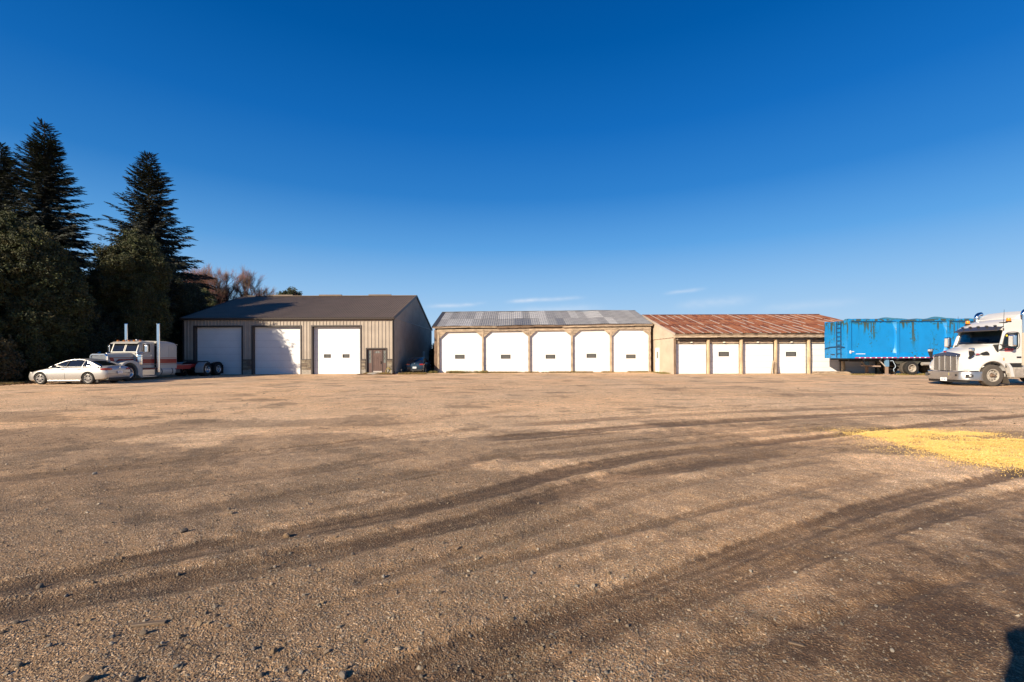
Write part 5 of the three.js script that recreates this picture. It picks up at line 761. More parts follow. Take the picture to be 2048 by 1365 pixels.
  const xl = X(1781, dN) - x0; for (const z of [.95, -.95]) { const lg = sub(g, 'landing_leg'); part(lg, 'outer_tube', box(xl - .12, xl + .12, .62, 1.24, z - .09, z + .09, .01), mat(.10, .22, .36, .6)); part(lg, 'inner_tube', box(xl - .08, xl + .08, .08, .63, z - .07, z + .07), mat(.24, .17, .13, .8)); part(lg, 'foot', box(xl - .16, xl + .16, 0, .08, z - .16, z + .16, .02), mat(.28, .22, .18, .9)); part(lg, 'brace', bar([xl - .55, 1.1, z], [xl - .1, .62, z], .06), mat(.4, .36, .32, .7)); }
  part(g, 'landing_cross_brace', box(xl - .5, xl - .44, .6, .7, -.95, .95), mat(.3, .22, .18, .8)); part(g, 'crank_handle', tube([[xl + .14, 1.05, 1.1], [xl + .3, 1.05, 1.15], [xl + .34, .95, 1.16], [xl + .48, .68, 1.16], [xl + .46, .56, 1.16], [xl + .34, .44, 1.16], [xl + .38, .26, 1.16]], .022, 30, 6), mat(.35, .45, .55, .5));
  const xw = X(1826.5, dN) - x0; for (const x of [xw, xw + 3.0, xw + 4.3]) { for (const s of [1, -1]) { wheel(g, x, .5, s * 1.08, .5, .28, s, { tyre: C.rubber, mat: C.dustyWhite, deep: .16, hub: false, hubMat: mat(.2, .14, .1, .8) }); wheel(g, x, .5, s * .74, .5, .28, s, { tyre: C.dustyRubber, mat: C.dustyWhite, deep: .1, hub: false }); } part(g, 'axle', rod([x, .5, -.9], [x, .5, .9], .07), C.black); part(g, 'spring', [-.5, .5].map(z => box(x - .5, x + .5, .66, .78, z - .05, z + .05, .02)), C.black); }
  part(g, 'air_tank', rod([xw + 1.1, .82, .8], [xw + 1.9, .82, .8], .13, .13, 16), mat(.3, .28, .26, .6));
}
console.log('trailer');
// ---------- trees ----------
const leafMat = (r, g, b) => new THREE.MeshPhysicalMaterial({ color: col(r, g, b), roughness: .9, transmission: .18, thickness: 0, side: THREE.DoubleSide });
const bark = mat(.10, .075, .055, .95, { map: rep(T.wood, 1, 2), bumpMap: rep(T.bump, 2), bumpScale: .02 }), barkPale = mat(.55, .50, .42, .9, { map: rep(T.wood, .7) });
function triGeo(tris) { const g = new THREE.BufferGeometry(); g.setAttribute('position', new THREE.Float32BufferAttribute(tris.flat(2), 3)); g.computeVertexNormals(); return g; }
// a spruce spray: a twig along +x with needle tufts to both sides and hanging below
const sprayGeos = [1, 2, 3].map(seed => {
  const r = rng(seed * 97), t = [];
  const tuft = (p, d, len, w) => { const e = [p[0] + d[0] * len, p[1] + d[1] * len, p[2] + d[2] * len], s = [-d[2] * w, w * .5 * (r() - .5), d[0] * w]; t.push([[p[0] - s[0] * .4, p[1] - s[1] * .4, p[2] - s[2] * .4], e, [p[0] + s[0], p[1] + s[1], p[2] + s[2]]]); };
  for (let k = 0; k < 11; k++) { const x = k / 11; for (const s of [-1, 1]) { const a = .75 + .5 * r(), len = (.50 * (1 - x * .65)) * (.7 + .5 * r()); tuft([x, -.10 * x * x, 0], [Math.cos(a), -.25 - .35 * r(), s * Math.sin(a)], len, .10); tuft([x, -.1 * x * x, 0], [Math.cos(a) * .6, .25 * r() - .6, s * Math.sin(a) * .5], len * .8, .09); } }
  tuft([.95, -.1, 0], [1, .05, 0], .25, .09); return triGeo(t);
});
const clumpGeos = [1, 2, 3].map(seed => {
  const r = rng(seed * 53), t = [];
  for (let k = 0; k < 26; k++) { const p = V(r() - .5, r() - .5, r() - .5).normalize().multiplyScalar(.5 * Math.cbrt(r())), d = V(r() - .5, r() - .2, r() - .5).normalize(), n = V(r() - .5, r() - .5, r() - .5).cross(d).normalize(), L = .22 + .16 * r(), w = L * .28; const a = p.clone().addScaledVector(d, -L / 2), b = p.clone().addScaledVector(d, L / 2), c = p.clone().addScaledVector(n, w), e = p.clone().addScaledVector(n, -w); t.push([a.toArray(), c.toArray(), b.toArray()], [a.toArray(), b.toArray(), e.toArray()]); }
  return triGeo(t);
});
function instanced(parent, name, geo, m, list, kind = 'stuff') {
  const im = new THREE.InstancedMesh(geo, m, list.length); im.name = parent === scene ? numbered(name) : name;
  const M4 = new THREE.Matrix4(), q = new THREE.Quaternion(); list.forEach((o, i) => { M4.compose(o.p, o.q || q, o.s); im.setMatrixAt(i, M4); if (o.c) im.setColorAt(i, o.c); });
  im.instanceMatrix.needsUpdate = true; if (kind) im.userData.kind = kind; parent.add(im); return im;
}
const spruceMat = leafMat(1, 1, 1), bushMat = leafMat(1, 1, 1);
function spruce(x, z, h, spread, seed, label, o = {}) {
  const g = thing('spruce_tree', label, 'tree', [x, -.05, z], 0, o.group || 'tall spruces behind the leafy trees'), r = rng(seed);
  const bow = t => V((o.lean || 0) * t * t * h, t * h, 0);
  const trunkPts = []; for (let k = 0; k <= 10; k++) trunkPts.push(bow(k / 10));
  { const rings = trunkPts.map((p, k) => { const rad = lerp(.017 * h, .02, Math.pow(k / 10, .8)), rr = []; for (let a = 0; a < 9; a++) rr.push([p.x + rad * Math.cos(a * .698), p.y, p.z + rad * Math.sin(a * .698)]); return rr; }); part(g, 'trunk', loft(rings, true, 1.5), bark); }
  const lists = [[], [], []], limbs = []; const y0 = o.from ?? .06;
  let y = y0 * h; const dirt = new THREE.Color();
  while (y < h * .985) {
    const t = y / h, prof = Math.pow(1 - t, .95) * (1 - .25 * sstep(.25, 0, t)), n = t > .93 ? 5 : 7 + ((r() * 4) | 0), a0 = r() * 6.28, gapY = r() < .12 ? .55 : 1, wh = .72 + .45 * r();
    for (let k = 0; k < n; k++) {
      const a = a0 + k / n * 6.283 + (r() - .5) * .5; let len = spread * prof * wh * (.34 + .72 * r()) * gapY * (1 + (o.wild || 0) * (r() < .12 ? .45 : 0)) + .22; len = Math.min(len, spread * prof * .98 + .25); const up = lerp(-.18, .5, Math.pow(t, 1.6)) + (r() - .5) * .14;
      const c = bow(t), P = u => V(c.x + Math.cos(a) * len * u, c.y + len * (up * u - .34 * (1 - t * .6) * u * u + .22 * u * u * u), c.z + Math.sin(a) * len * u);
      limbs.push([c.toArray(), P(.5).toArray(), P(1).toArray(), 0.006 * len + .008]);
      const steps = Math.max(2, Math.round(len / .27));
      for (let s = 1; s <= steps; s++) { const u = s / steps;  const p = P(u), dir = P(Math.min(1, u + .05)).sub(P(u - .05)).normalize(), m = u > .9 ? 2 : 3;
        for (let q = 0; q < m; q++) { const sw = (q === 0 ? 0 : (q === 1 ? 1 : -1)) * (.5 + .5 * r()), d = dir.clone().applyAxisAngle(V(0, 1, 0), sw); d.y -= .12 + .55 * r() * (1 - t * .6); d.normalize(); const zA = d.clone().cross(V(0, 1, 0)).normalize(), yA = zA.clone().cross(d).normalize(), qn = new THREE.Quaternion().setFromRotationMatrix(new THREE.Matrix4().makeBasis(d, yA, zA.negate().negate())); const sz = (.52 + .46 * r()) * (.46 + .66 * (1 - t)) * (o.size || 1); const br = .7 + .6 * r(); lists[(r() * 3) | 0].push({ p: p.clone().add(V((r() - .5) * .12, (r() - .5) * .1, (r() - .5) * .12)), q: qn, s: V(sz * 1.1, sz, sz), c: new THREE.Color().setRGB(0.018 * br, .028 * br, .012 * br) }); } }
    }
    y += (.19 + .19 * r()) * (t > .8 ? .75 : 1) * (h / 22 + .1);
  }
  part(g, 'limbs', limbs.flatMap(([a, b, c, w]) => [rod(a, b, w, w * .7, 4), rod(b, c, w * .7, w * .25, 4)]), bark);
  lists.forEach((l, i) => l.length && instanced(g, 'crown', sprayGeos[i], spruceMat, l)); return g;
}
// leafy evergreen or broad-leaved crown: leaf clumps spread through uneven lobes
function leafy(name, x, z, h, lobes, n, seed, label, rgb, o = {}) {
  const g = thing(name, label, o.category || 'tree', [x, -.05, z], 0, o.group), r = rng(seed), lists = [[], [], []];
  const stems = []; const nb = o.stems || 3; for (let k = 0; k < nb; k++) { const a = r() * 6.28, L = lobes[k % lobes.length]; stems.push(tube([[Math.cos(a) * .3 * k, 0, Math.sin(a) * .3 * k], [L[0] * .3, L[1] * .45, L[2] * .3], [L[0] * .8, L[1] * .9, L[2] * .8]], (o.stemR || .11) * (1 - .15 * k), 10, 7)); }
  part(g, 'trunk', stems, o.bark || bark);
  lobes = lobes.slice(); if (!o.plain) { const n0 = lobes.length; for (let k = 0; k < 18; k++) { const L = lobes[(r() * n0) | 0], a = r() * 6.283, e = -.2 + 1.5 * r(), q = .35 + .6 * r(); lobes.push([L[0] + Math.cos(a) * Math.cos(e) * L[3] * .82, L[1] + Math.sin(e) * L[4] * .86, L[2] + Math.sin(a) * Math.cos(e) * L[3] * .82, q, q * (1.2 + r()), 2.2]); } }
  let tot = 0; for (const L of lobes) tot += L[3] * L[4] * L[3];
  for (const L of lobes) { const cnt = Math.round(n * L[3] * L[4] * L[3] / tot * (L[5] || 1));
    for (let k = 0; k < cnt; k++) {
      const d = V(r() - .5, r() - .5, r() - .5); if (d.lengthSq() > .25) { k--; continue; } d.normalize(); const ph = Math.atan2(d.z, d.x), bump = .50 + .72 * fbm(ph * 1.9 + seed, d.y * 3 + seed, 3) + .42 * (vnoise(ph * 6 + seed, d.y * 8) - .5), rad = Math.pow(r(), .42) * bump * (r() < .05 ? 1.2 : 1);
      const p = V(L[0] + d.x * L[3] * rad, L[1] + d.y * L[4] * rad, L[2] + d.z * L[3] * rad); if (p.y < .15) continue; const sz = (o.size || .46) * (.55 + .8 * r()), br = .6 + .75 * r(), yl = r() < .25 ? 1.35 : 1;
      lists[k % 3].push({ p, q: new THREE.Quaternion().setFromEuler(new THREE.Euler(r() * 6, r() * 6, r() * 6)), s: V(sz, sz, sz), c: new THREE.Color().setRGB(rgb[0] * br * yl, rgb[1] * br, rgb[2] * br) }); } }
  lists.forEach((l, i) => l.length && instanced(g, 'crown', clumpGeos[i], bushMat, l)); return g;
}
const stoneMat0 = new THREE.MeshStandardMaterial({ color: 0xffffff, roughness: .9, side: THREE.DoubleSide });
const twigGeo = (() => { const r = rng(41), t = []; for (let k = 0; k < 16; k++) { const a = r() * 6.28, lean = .25 + .75 * r(), b = .5 * r(), L = .35 + .55 * r(), w = .009, d = [Math.cos(a) * lean, 1, Math.sin(a) * lean], p = [d[0] * b * .3, b, d[2] * b * .3], e = [p[0] + d[0] * L * .7, p[1] + L * .8, p[2] + d[2] * L * .7]; t.push([[p[0] - w, p[1], p[2]], [p[0] + w, p[1], p[2] + w], e]); } return triGeo(t); })();
function bareTree(name, x, z, h, spread, seed, label, rgb, o = {}) {
  const g = thing(name, label, 'tree', [x, -.05, z], 0, o.group), r = rng(seed), wood = [], twigs = [], tips = [];
  (function grow(p, d, len, rad, lv) {
    const e = p.clone().addScaledVector(d, len), m = p.clone().lerp(e, .5).add(V((r() - .5) * len * .12, 0, (r() - .5) * len * .12));
    (lv > 2 ? twigs : wood).push(rod(p.toArray(), m.toArray(), rad, rad * .85, lv > 2 ? 3 : 6), rod(m.toArray(), e.toArray(), rad * .85, rad * .65, lv > 2 ? 3 : 6));
    if (lv >= 4) { for (let k = 0; k < 6; k++) tips.push({ p: p.clone().lerp(e, .15 + .17 * k), q: new THREE.Quaternion().setFromUnitVectors(V(0, 1, 0), d.clone().add(V((r() - .5) * .9, (r() - .3) * .4, (r() - .5) * .9)).normalize()), s: V(1, 1, 1).multiplyScalar((o.twig || 1) * (.7 + .6 * r())), c: col(rgb[0] * (.7 + .6 * r()), rgb[1] * (.7 + .6 * r()), rgb[2]) }); return; } const n = lv === 0 ? 5 : 3 + ((r() * 2) | 0);
    for (let k = 0; k < n; k++) { const s = k === 0 ? 1 : .35 + .65 * r(), b = lv === 0 && k > 0 ? p.clone().lerp(e, .45 + .5 * r()) : p.clone().lerp(e, s), q = d.clone().add(V((r() - .5) * 2 * spread, (r() - .2) * .6, (r() - .5) * 2 * spread)).normalize(); q.y = Math.max(q.y, .12); grow(b, q.normalize(), len * (.56 + .2 * r()), Math.max(.014, rad * .55), lv + 1); }
  })(V(0, 0, 0), V((r() - .5) * .1, 1, 0).normalize(), h * .34, .014 * h, 0);
  part(g, 'trunk', wood, o.bark || bark); part(g, 'limbs', twigs, mat(...rgb, .9)); instanced(g, 'crown', twigGeo, stoneMat0, tips); return g;
}
spruce(-46.6, -45.4, 25.2, 9.2, 101, 'tallest dark spruce with layered drooping boughs', { wild: .8 });
spruce(-50.5, -45.0, 22.8, 9.0, 102, 'broad dark spruce standing close behind the tallest one', { wild: .5 });
spruce(-36.9, -46.2, 22.4, 8.8, 103, 'ragged open spruce with upswept branch ends between tall trees and workshop', { wild: .7, lean: .004 });
// leafy trees in front of them, along the edge of the yard
const lg = 'leafy trees along the yard edge', olive = [.046, .056, .012], ol2 = [.022, .031, .010];
leafy('leafy_tree', -32.6, -30.2, 10, [[0, 7.2, 0, 2.9, 3.1], [-1.8, 4.6, .8, 2.8, 3.0], [1.6, 4.4, 0, 2.4, 2.8], [.5, 1.9, .8, 2.6, 1.9]], 15500, 201, 'dense olive green tree rising behind the silver car', olive, { group: lg });
leafy('leafy_tree', -35.4, -33.0, 11, [[0, 8.0, 0, 2.8, 3.0], [1.6, 5.4, .2, 2.6, 2.8], [-1.4, 5.0, 0, 2.6, 2.8], [.2, 2.2, .2, 2.8, 2.2]], 15000, 202, 'dark leafy tree below the tallest spruce', ol2, { group: lg });
leafy('leafy_tree', -30.6, -36.2, 10, [[.2, 8.0, 0, 2.5, 2.9], [-1.5, 6.0, 0, 2.3, 2.7], [1.2, 4.6, 0, 1.9, 2.8], [0, 2.0, 0, 2.1, 2.0]], 15500, 203, 'round-topped olive tree between the red-striped tractor unit and the ragged spruce', olive, { group: lg });
leafy('leafy_tree', -33.0, -40.5, 11, [[0, 8.4, 0, 2.8, 2.7], [1.8, 6.2, 0, 2.3, 2.7], [-1.6, 5.6, 0, 2.4, 2.7], [.4, 2.4, 0, 2.5, 2.4]], 15000, 204, 'dark bushy tree at the workshop corner below the ragged spruce', ol2, { group: lg });
leafy('leafy_tree', -29.9, -41.8, 8, [[-.4, 4.6, 0, 1.5, 3.0], [-.6, 2.2, .4, 1.5, 2.2], [-.5, 6.9, 0, 1.3, 1.8]], 4200, 205, 'narrow dark evergreen against the end wall of the workshop', ol2, { group: lg });
leafy('leafy_tree', -34.0, -27.6, 9, [[0, 5.8, 0, 2.7, 3.2], [.8, 2.6, .6, 2.6, 2.4], [-1.6, 3.6, 0, 2.4, 2.8]], 6500, 206, 'thick undergrown tree in front of the silver car nose', olive, { group: lg });
leafy('shrub', -31.4, -26.6, 2.6, [[0, 1.2, 0, 1.5, 1.3], [-1.4, 1.5, .3, 1.6, 1.6]], 2600, 207, 'tangled brown-green shrub at the nose of the silver car', [.07, .058, .02], { category: 'shrub', size: .42, stemR: .04 });
leafy('shrub', -30.9, -32.6, 3, [[0, 1.6, 0, 1.6, 1.8], [.3, 2.6, -1.2, 1.6, 1.8]], 3000, 208, 'low dark shrub behind the bonnet of the red-striped tractor unit', ol2, { category: 'shrub', size: .5, stemR: .05 });
// more of the same wood beyond the left edge of the picture: it shades the trees and the workshop
const og = 'trees of the wood beyond the silver car';
spruce(-38.6, -29.9, 15.6, 4.6, 111, 'shorter spruce deep in the wood beyond the silver car', { group: og });
leafy('leafy_tree', -38.5, -24.0, 11, [[0, 8, 0, 3, 3.2], [-1, 4.4, 1, 3, 3], [1, 3, -1, 2.6, 2.6]], 2600, 211, 'leafy tree of the wood beyond the silver car', ol2, { group: og, size: .8 });
leafy('leafy_tree', -42.0, -21.0, 12, [[0, 9, 0, 3.2, 3.2], [-1, 5, 1, 3.2, 3.4], [1, 3, -1, 2.8, 2.6]], 2800, 212, 'broad leafy tree at the near end of the wood', ol2, { group: og, size: .8 });
leafy('leafy_tree', -37.6, -26.8, 11, [[0, 8.2, 0, 2.8, 3.0], [-1, 4.4, 1, 3, 3], [1, 3, -1, 2.4, 2.6]], 2600, 213, 'leafy tree of the wood between the spruce and the yard edge', ol2, { group: og, size: .8 });
// bare autumn trees behind the workshop
const bg = 'bare reddish trees behind the workshop', red = [.135, .072, .058];
bareTree('bare_tree', -54.0, -76, 20.6, .55, 301, 'bare reddish tree next to the ragged spruce behind the workshop', red, { group: bg, twig: 1.25 });
bareTree('bare_tree', -49.0, -76, 19.6, .55, 302, 'middle bare reddish tree behind the workshop roof', red, { group: bg, twig: 1.25 });
bareTree('bare_tree', -45.0, -77, 17.6, .55, 303, 'lowest bare reddish tree over the end of the workshop roof', [.12, .07, .06], { group: bg, twig: 1.25 });
bareTree('bare_tree', -51.6, -78, 19.0, .55, 304, 'bare reddish tree half hidden among the others', red, { group: bg, twig: 1.25 });
leafy('pine_tree', -48.6, -69, 12.5, [[0, 9.6, 0, 2.7, 2.5], [1.5, 8.4, 0, 2.3, 2.2], [-1.7, 8.0, 0, 2.4, 2.4], [.2, 5.6, 0, 2.8, 2.6]], 6000, 305, 'round green pine in front of the reddish bare trees', [.085, .10, .03], { size: .6 });
bareTree('birch_tree', -49.8, -66, 11.5, .35, 306, 'slender pale birch leaning before the round pine', [.30, .25, .18], { bark: barkPale });
leafy('pine_tree', -37.0, -76, 12.6, [[0, 11.0, 0, 1.9, 1.2], [-.9, 9, 0, 2, 2]], 1600, 307, 'pine top showing just above the workshop ridge', [.05, .07, .03], { size: .6 });
bareTree('bare_tree', -34.6, -74, 12.6, .4, 308, 'bare treetop just above the ridge vents of the workshop', red, {});
leafy('shrub', -8.6, -57, 3.2, [[.2, 1.6, 0, 1.5, 1.6], [-1.0, 1.2, 0, 1.3, 1.3]], 1500, 309, 'green shrub in the gap between workshop and timber shed', [.07, .085, .03], { category: 'shrub', size: .6, stemR: .05 });
console.log('trees');

// ---------- loose stones, kernels, grass ----------
const stoneGeos = [1, 2, 3, 4].map(seed => { const r = rng(seed * 19), g = mergeVertices(new THREE.IcosahedronGeometry(1, 1)), p = g.attributes.position; const dirs = []; for (let k = 0; k < 7; k++) dirs.push([V(r() - .5, r() - .5, r() - .5).normalize(), .62 + .3 * r()]); for (let i = 0; i < p.count; i++) { const v = V(p.getX(i), p.getY(i), p.getZ(i)); for (const [d, c] of dirs) { const e = v.dot(d); if (e > c) v.addScaledVector(d, c - e); } v.multiply(V(1, .62, .8)); p.setXYZ(i, v.x, v.y, v.z); } return toCreasedNormals(new THREE.BufferGeometry().copy(g), .5); });
const tinyGeos = [1, 2, 3].map(seed => { const r = rng(seed * 29), g = new THREE.IcosahedronGeometry(1, 0), p = g.attributes.position; const key = {}; for (let i = 0; i < p.count; i++) { const k = [p.getX(i), p.getY(i), p.getZ(i)].map(v => v.toFixed(3)).join(); key[k] ??= .65 + .55 * r(); p.setXYZ(i, p.getX(i) * key[k], p.getY(i) * key[k] * .62, p.getZ(i) * key[k] * .85); } g.computeVertexNormals(); return g; });
const stoneMat = new THREE.MeshPhysicalMaterial({ color: 0xffffff, roughness: 1, specularIntensity: .2, map: rep(T.grain, 2) });
{
  const r = rng(404), lists = [[], [], []], tones = [[.34, .26, .18], [.27, .20, .145], [.40, .32, .235], [.20, .15, .105], [.33, .24, .15], [.27, .235, .19], [.42, .36, .28]];
  const N = 300000; let made = 0;
  for (let k = 0; k < N; k++) {
    const a = (r() * 2 - 1) * .93, d = 1.9 * Math.pow(13, r()) , x = Math.sin(a) * d, z = -Math.cos(a) * d; if (z > -1.55) continue;
    const [kk] = tread(x, z), den = (1 - .93 * kk) * (.4 + .5 * patches(x, z)[1]) * 1.6 * (.35 + 1.1 * sstep(.36, .66, fbm(x * .9 + 13, z * .9, 4))); if (r() > den) continue;
    const sz = (.0024 + .0040 * Math.pow(r(), 2.4) + (r() < .012 ? .011 * r() : 0)) * (d > 7 ? 1 + (d - 7) * .07 : 1), t = tones[(r() * tones.length) | 0], br = (d > 4 ? .62 + .8 * r() : .75 + .5 * r()) * lerp(1, .8, kk);
    lists[k % 3].push({ p: V(x, Yg(x, z) + sz * .22, z), q: new THREE.Quaternion().setFromEuler(new THREE.Euler(r() * .6, r() * 6.3, r() * .6)), s: V(sz * (1 + .5 * r()), sz, sz * (1 + .4 * r())), c: col(t[0] * br, t[1] * br, t[2] * br) }); made++;
  }
  lists.forEach((l, i) => { const m = instanced(scene, 'gravel', tinyGeos[i], stoneMat, l); m.userData.label = 'loose crushed stone lying over the whole yard'; m.userData.category = 'gravel'; });
  console.log('pebbles', made);
}
// stones large enough to be picked out one by one: pixel, width in pixels, tone
{
  const r = rng(505), list = [[572, 1062, 17, 4], [77, 1161, 15, 1], [545, 1301, 15, 4], [683, 1343, 20, 2], [172, 1360, 24, 3], [264, 1359, 20, 3], [283, 1265, 17, 0], [222, 1271, 9, 5], [461, 1024, 11, 0], [456, 1014, 9, 3], [505, 1295, 11, 2], [355, 1143, 10, 1], [519, 1346, 13, 0], [313, 1292, 9, 2], [548, 1125, 9, 2], [614, 1006, 8, 0], [366, 1061, 16, 3], [279, 1277, 8, 0], [322, 1283, 9, 6], [765, 1146, 10, 6], [500, 1155, 9, 1], [1590, 1135, 8, 6], [1757, 1164, 9, 2], [1681, 1158, 7, 6], [1751, 1207, 8, 6], [1636, 1221, 8, 2], [1783, 1303, 10, 6], [1500, 1133, 8, 6], [1535, 1168, 7, 2], [1840, 1057, 7, 6], [938, 1262, 8, 2], [1076, 1000, 8, 0], [1136, 1296, 9, 3], [885, 1085, 8, 1], [1062, 1144, 8, 2], [1253, 1240, 8, 0], [1567, 1323, 8, 6], [1005, 1195, 9, 1], [704, 1107, 10, 3], [188, 948, 9, 5], [690, 1330, 9, 3], [840, 1336, 10, 1], [96, 1290, 12, 5], [30, 1245, 14, 3], [130, 1182, 9, 2], [36, 1328, 14, 1], [410, 1225, 9, 3], [605, 1187, 8, 2], [350, 1330, 12, 5], [1210, 1345, 10, 2]];
  const tones = [[.40, .31, .22], [.32, .255, .19], [.44, .37, .30], [.26, .21, .165], [.42, .29, .17], [.34, .32, .29], [.56, .50, .42]], names = ['tan', 'brown', 'pale', 'dark brown', 'orange-brown', 'grey', 'whitish'];
  const mats = tones.map(t => mat(...t, .9, { map: rep(T.grain, 3), bumpMap: rep(T.bump, 4), bumpScale: .004 }));
  list.forEach(([px, py, w, t], k) => { const [x, z] = G(px, py), d = -z, s = w * d / F / 2, size = w > 14 ? 'Fist-sized' : w > 9 ? 'Small' : 'Tiny'; const m = new THREE.Mesh(stoneGeos[k % 4], mats[t]); m.name = numbered('stone'); const side = py > 1230 ? 'in the loose gravel' : tread(x, z)[0] > .35 ? 'lying in a dark wheel track' : 'on the open gravel'; m.userData = { label: `${size.toLowerCase()} ${names[t]} stone ${side}`, category: 'stone', group: 'loose stones on the gravel yard' }; m.position.set(x, Yg(x, z) + s * .38, z); m.rotation.set((r() - .5) * .5, r() * 6, (r() - .5) * .5); m.scale.set(s, s * (1 + .3 * r()), s); uvBox(m.geometry, true); scene.add(m); });
  // splinters of wood and a clod of torn earth
  const sticks = [[295, 1245, 60, .2, 'pale flat splinter of wood near the fist-sized tan stone'], [1590, 1287, 26, -.5, 'short whitish wood chip on the damp dark ground'], [1658, 1047, 24, -.55, 'thin straw-coloured stick across the wheel track'], [1712, 1052, 18, -.6, 'shorter straw-coloured stick beside the wheel track'], [1985, 1230, 10, .5, 'small bleached wood chip beside the shadow'], [425, 843, 10, .1, 'small white chip far out on the gravel']];
  for (const [px, py, w, a, label] of sticks) { const [x, z] = G(px, py), L = w * -z / F; const m = solo('wood_chip', label, 'wood chip', box(-L / 2, L / 2, 0, L * .05 + .004, -L * .05 - .004, L * .05 + .004), M.timber[2]); m.position.set(x, Yg(x, z) + .002, z); m.rotation.y = a; }
}
// spilt corn: two spreads of kernels, thick in the middle and thinning to single grains
{
  const A = [[1694, 862], [1745, 860], [1830, 858], [1920, 863], [1985, 867], [1900, 872], [1850, 880], [1810, 888], [1790, 884], [1735, 872]].map(p => G(...p)), Bp = [[1795, 893], [1850, 882], [1920, 874], [2010, 877], [2120, 884], [2400, 902], [2400, 962], [2120, 943], [2020, 932], [1930, 921], [1860, 909]].map(p => G(...p));
  const r = rng(606), lists = [[], []], cg = [0, 1].map(k => { const g = new THREE.OctahedronGeometry(1, 0); g.scale(1, .62, .78); return g; });
  const thick = (x, z) => { const n = (fbm(x * 2.6, z * 2.6, 4) - .5) * .5, a = distPoly(A, x, z) + n * .5, b = distPoly(Bp, x, z) + n; return Math.max(sstep(-.40, .34, a) * .8, sstep(-.36, .42, b)) * (.50 + .6 * sstep(.3, .62, fbm(x * 3.1 + 4, z * 3.1, 4))) * (.72 + .35 * sstep(.35, .5, fbm((x - z) * 1.6, (x + z) * .5, 3))); };
  let n = 0; for (let k = 0; k < 700000 && n < 165000; k++) { const x = 5.4 + 7 * r(), z = -9.8 + 4.6 * r(), t = thick(x, z); if (r() > t * t + .022 * sstep(-1.0, 0, Math.max(distPoly(Bp, x, z), distPoly(A, x, z)))) continue; const s = .0066 * (.8 + .4 * r()), br = .62 + .5 * r(), w = r() < .2; n++; lists[k & 1].push({ p: V(x, Yg(x, z) + .003 + t * .035 * r() * (.4 + fbm(x * 2, z * 2, 3)), z), q: new THREE.Quaternion().setFromEuler(new THREE.Euler(r() * 1.2, r() * 6.3, r() * 1.2)), s: V(s, s, s), c: w ? col(.80 * br, .62 * br, .27 * br) : col(.76 * br, .51 * br, .14 * br) }); }
  const km = new THREE.MeshStandardMaterial({ color: 0xffffff, roughness: .5 });
  lists.forEach((l, i) => { const m = instanced(scene, 'corn_kernels', cg[i], km, l); m.userData.label = 'bright yellow corn kernels spilt over the gravel'; m.userData.category = 'grain'; });
  console.log('kernels', n);
}
// dry grass along the foot of the sheds
{
  const blade = triGeo([[[-.5, 0, 0], [.5, 0, 0], [.1, 1, .15]]]), r = rng(707), L = [], D = [];
  const strip = (x0, x1, z0, z1, n, hh, green) => { for (let k = 0; k < n; k++) { const x = lerp(x0, x1, r()), z = lerp(z0, z1, Math.pow(r(), 1.3)); if (fbm(x * 1.3, z * 1.3 + 5, 3) < .44) continue; const h = hh * (.4 + .9 * r()), w = .008 + .012 * r(), gr = r() < green, b = .7 + .6 * r(); L.push({ p: V(x, -.01, z), q: new THREE.Quaternion().setFromEuler(new THREE.Euler((r() - .5) * .9, r() * 6.3, (r() - .5) * .9)), s: V(w, h, w * 3), c: gr ? col(.10 * b, .13 * b, .03 * b) : col(.26 * b, .17 * b, .065 * b) }); } };
  strip(-7.4, -2.2, -41.25, -40.3, 16000, .22, .45); strip(-2.2, 12.8, -41.25, -40.8, 16000, .15, .3); strip(12.4, 14.6, -40.6, -37.6, 5000, .14, .55); strip(14, 24.6, -37.75, -37.3, 5000, .07, .4); strip(25, 34, -34.3, -33.6, 7000, .13, .35); strip(-12.6, -7.3, -39.2, -38.2, 12000, .16, .15); strip(-10, -7.2, -58, -38.6, 12000, .16, .5); strip(-31, -28.6, -27.5, -24.9, 9000, .12, .15);
  const m = instanced(scene, 'grass', blade, new THREE.MeshStandardMaterial({ color: 0xffffff, roughness: .9, side: THREE.DoubleSide }), L); m.userData.label = 'dry yellow-green grass along the foot of the sheds'; m.userData.category = 'grass';
  for (let k = 0; k < 3200; k++) { const x = lerp(-33.5, -27.6, r()), z = lerp(-29.5, -24.7, r()), b = .6 + .7 * r(); if (r() > sstep(-27.4, -29.4, x) + .12) continue; D.push({ p: V(x, .0, z), q: new THREE.Quaternion().setFromEuler(new THREE.Euler(Math.PI / 2 + (r() - .5), r() * 6.3, (r() - .5))), s: V(.07, .09, .07), c: col(.20 * b, .10 * b, .045 * b) }); }
  for (let k = 0; k < 900; k++) { const x = lerp(-13, -9.8, r()), z = lerp(-38.9, -38.0, r()), b = .6 + .7 * r(); D.push({ p: V(x, .01, z), q: new THREE.Quaternion().setFromEuler(new THREE.Euler(Math.PI / 2 + (r() - .5), r() * 6.3, (r() - .5))), s: V(.07, .09, .07), c: col(.24 * b, .11 * b, .05 * b) }); }
  const f = instanced(scene, 'fallen_leaves', blade, new THREE.MeshStandardMaterial({ color: 0xffffff, roughness: .9, side: THREE.DoubleSide }), D); f.userData.label = 'brown fallen leaves under the trees and by the entrance'; f.userData.category = 'leaves';
}
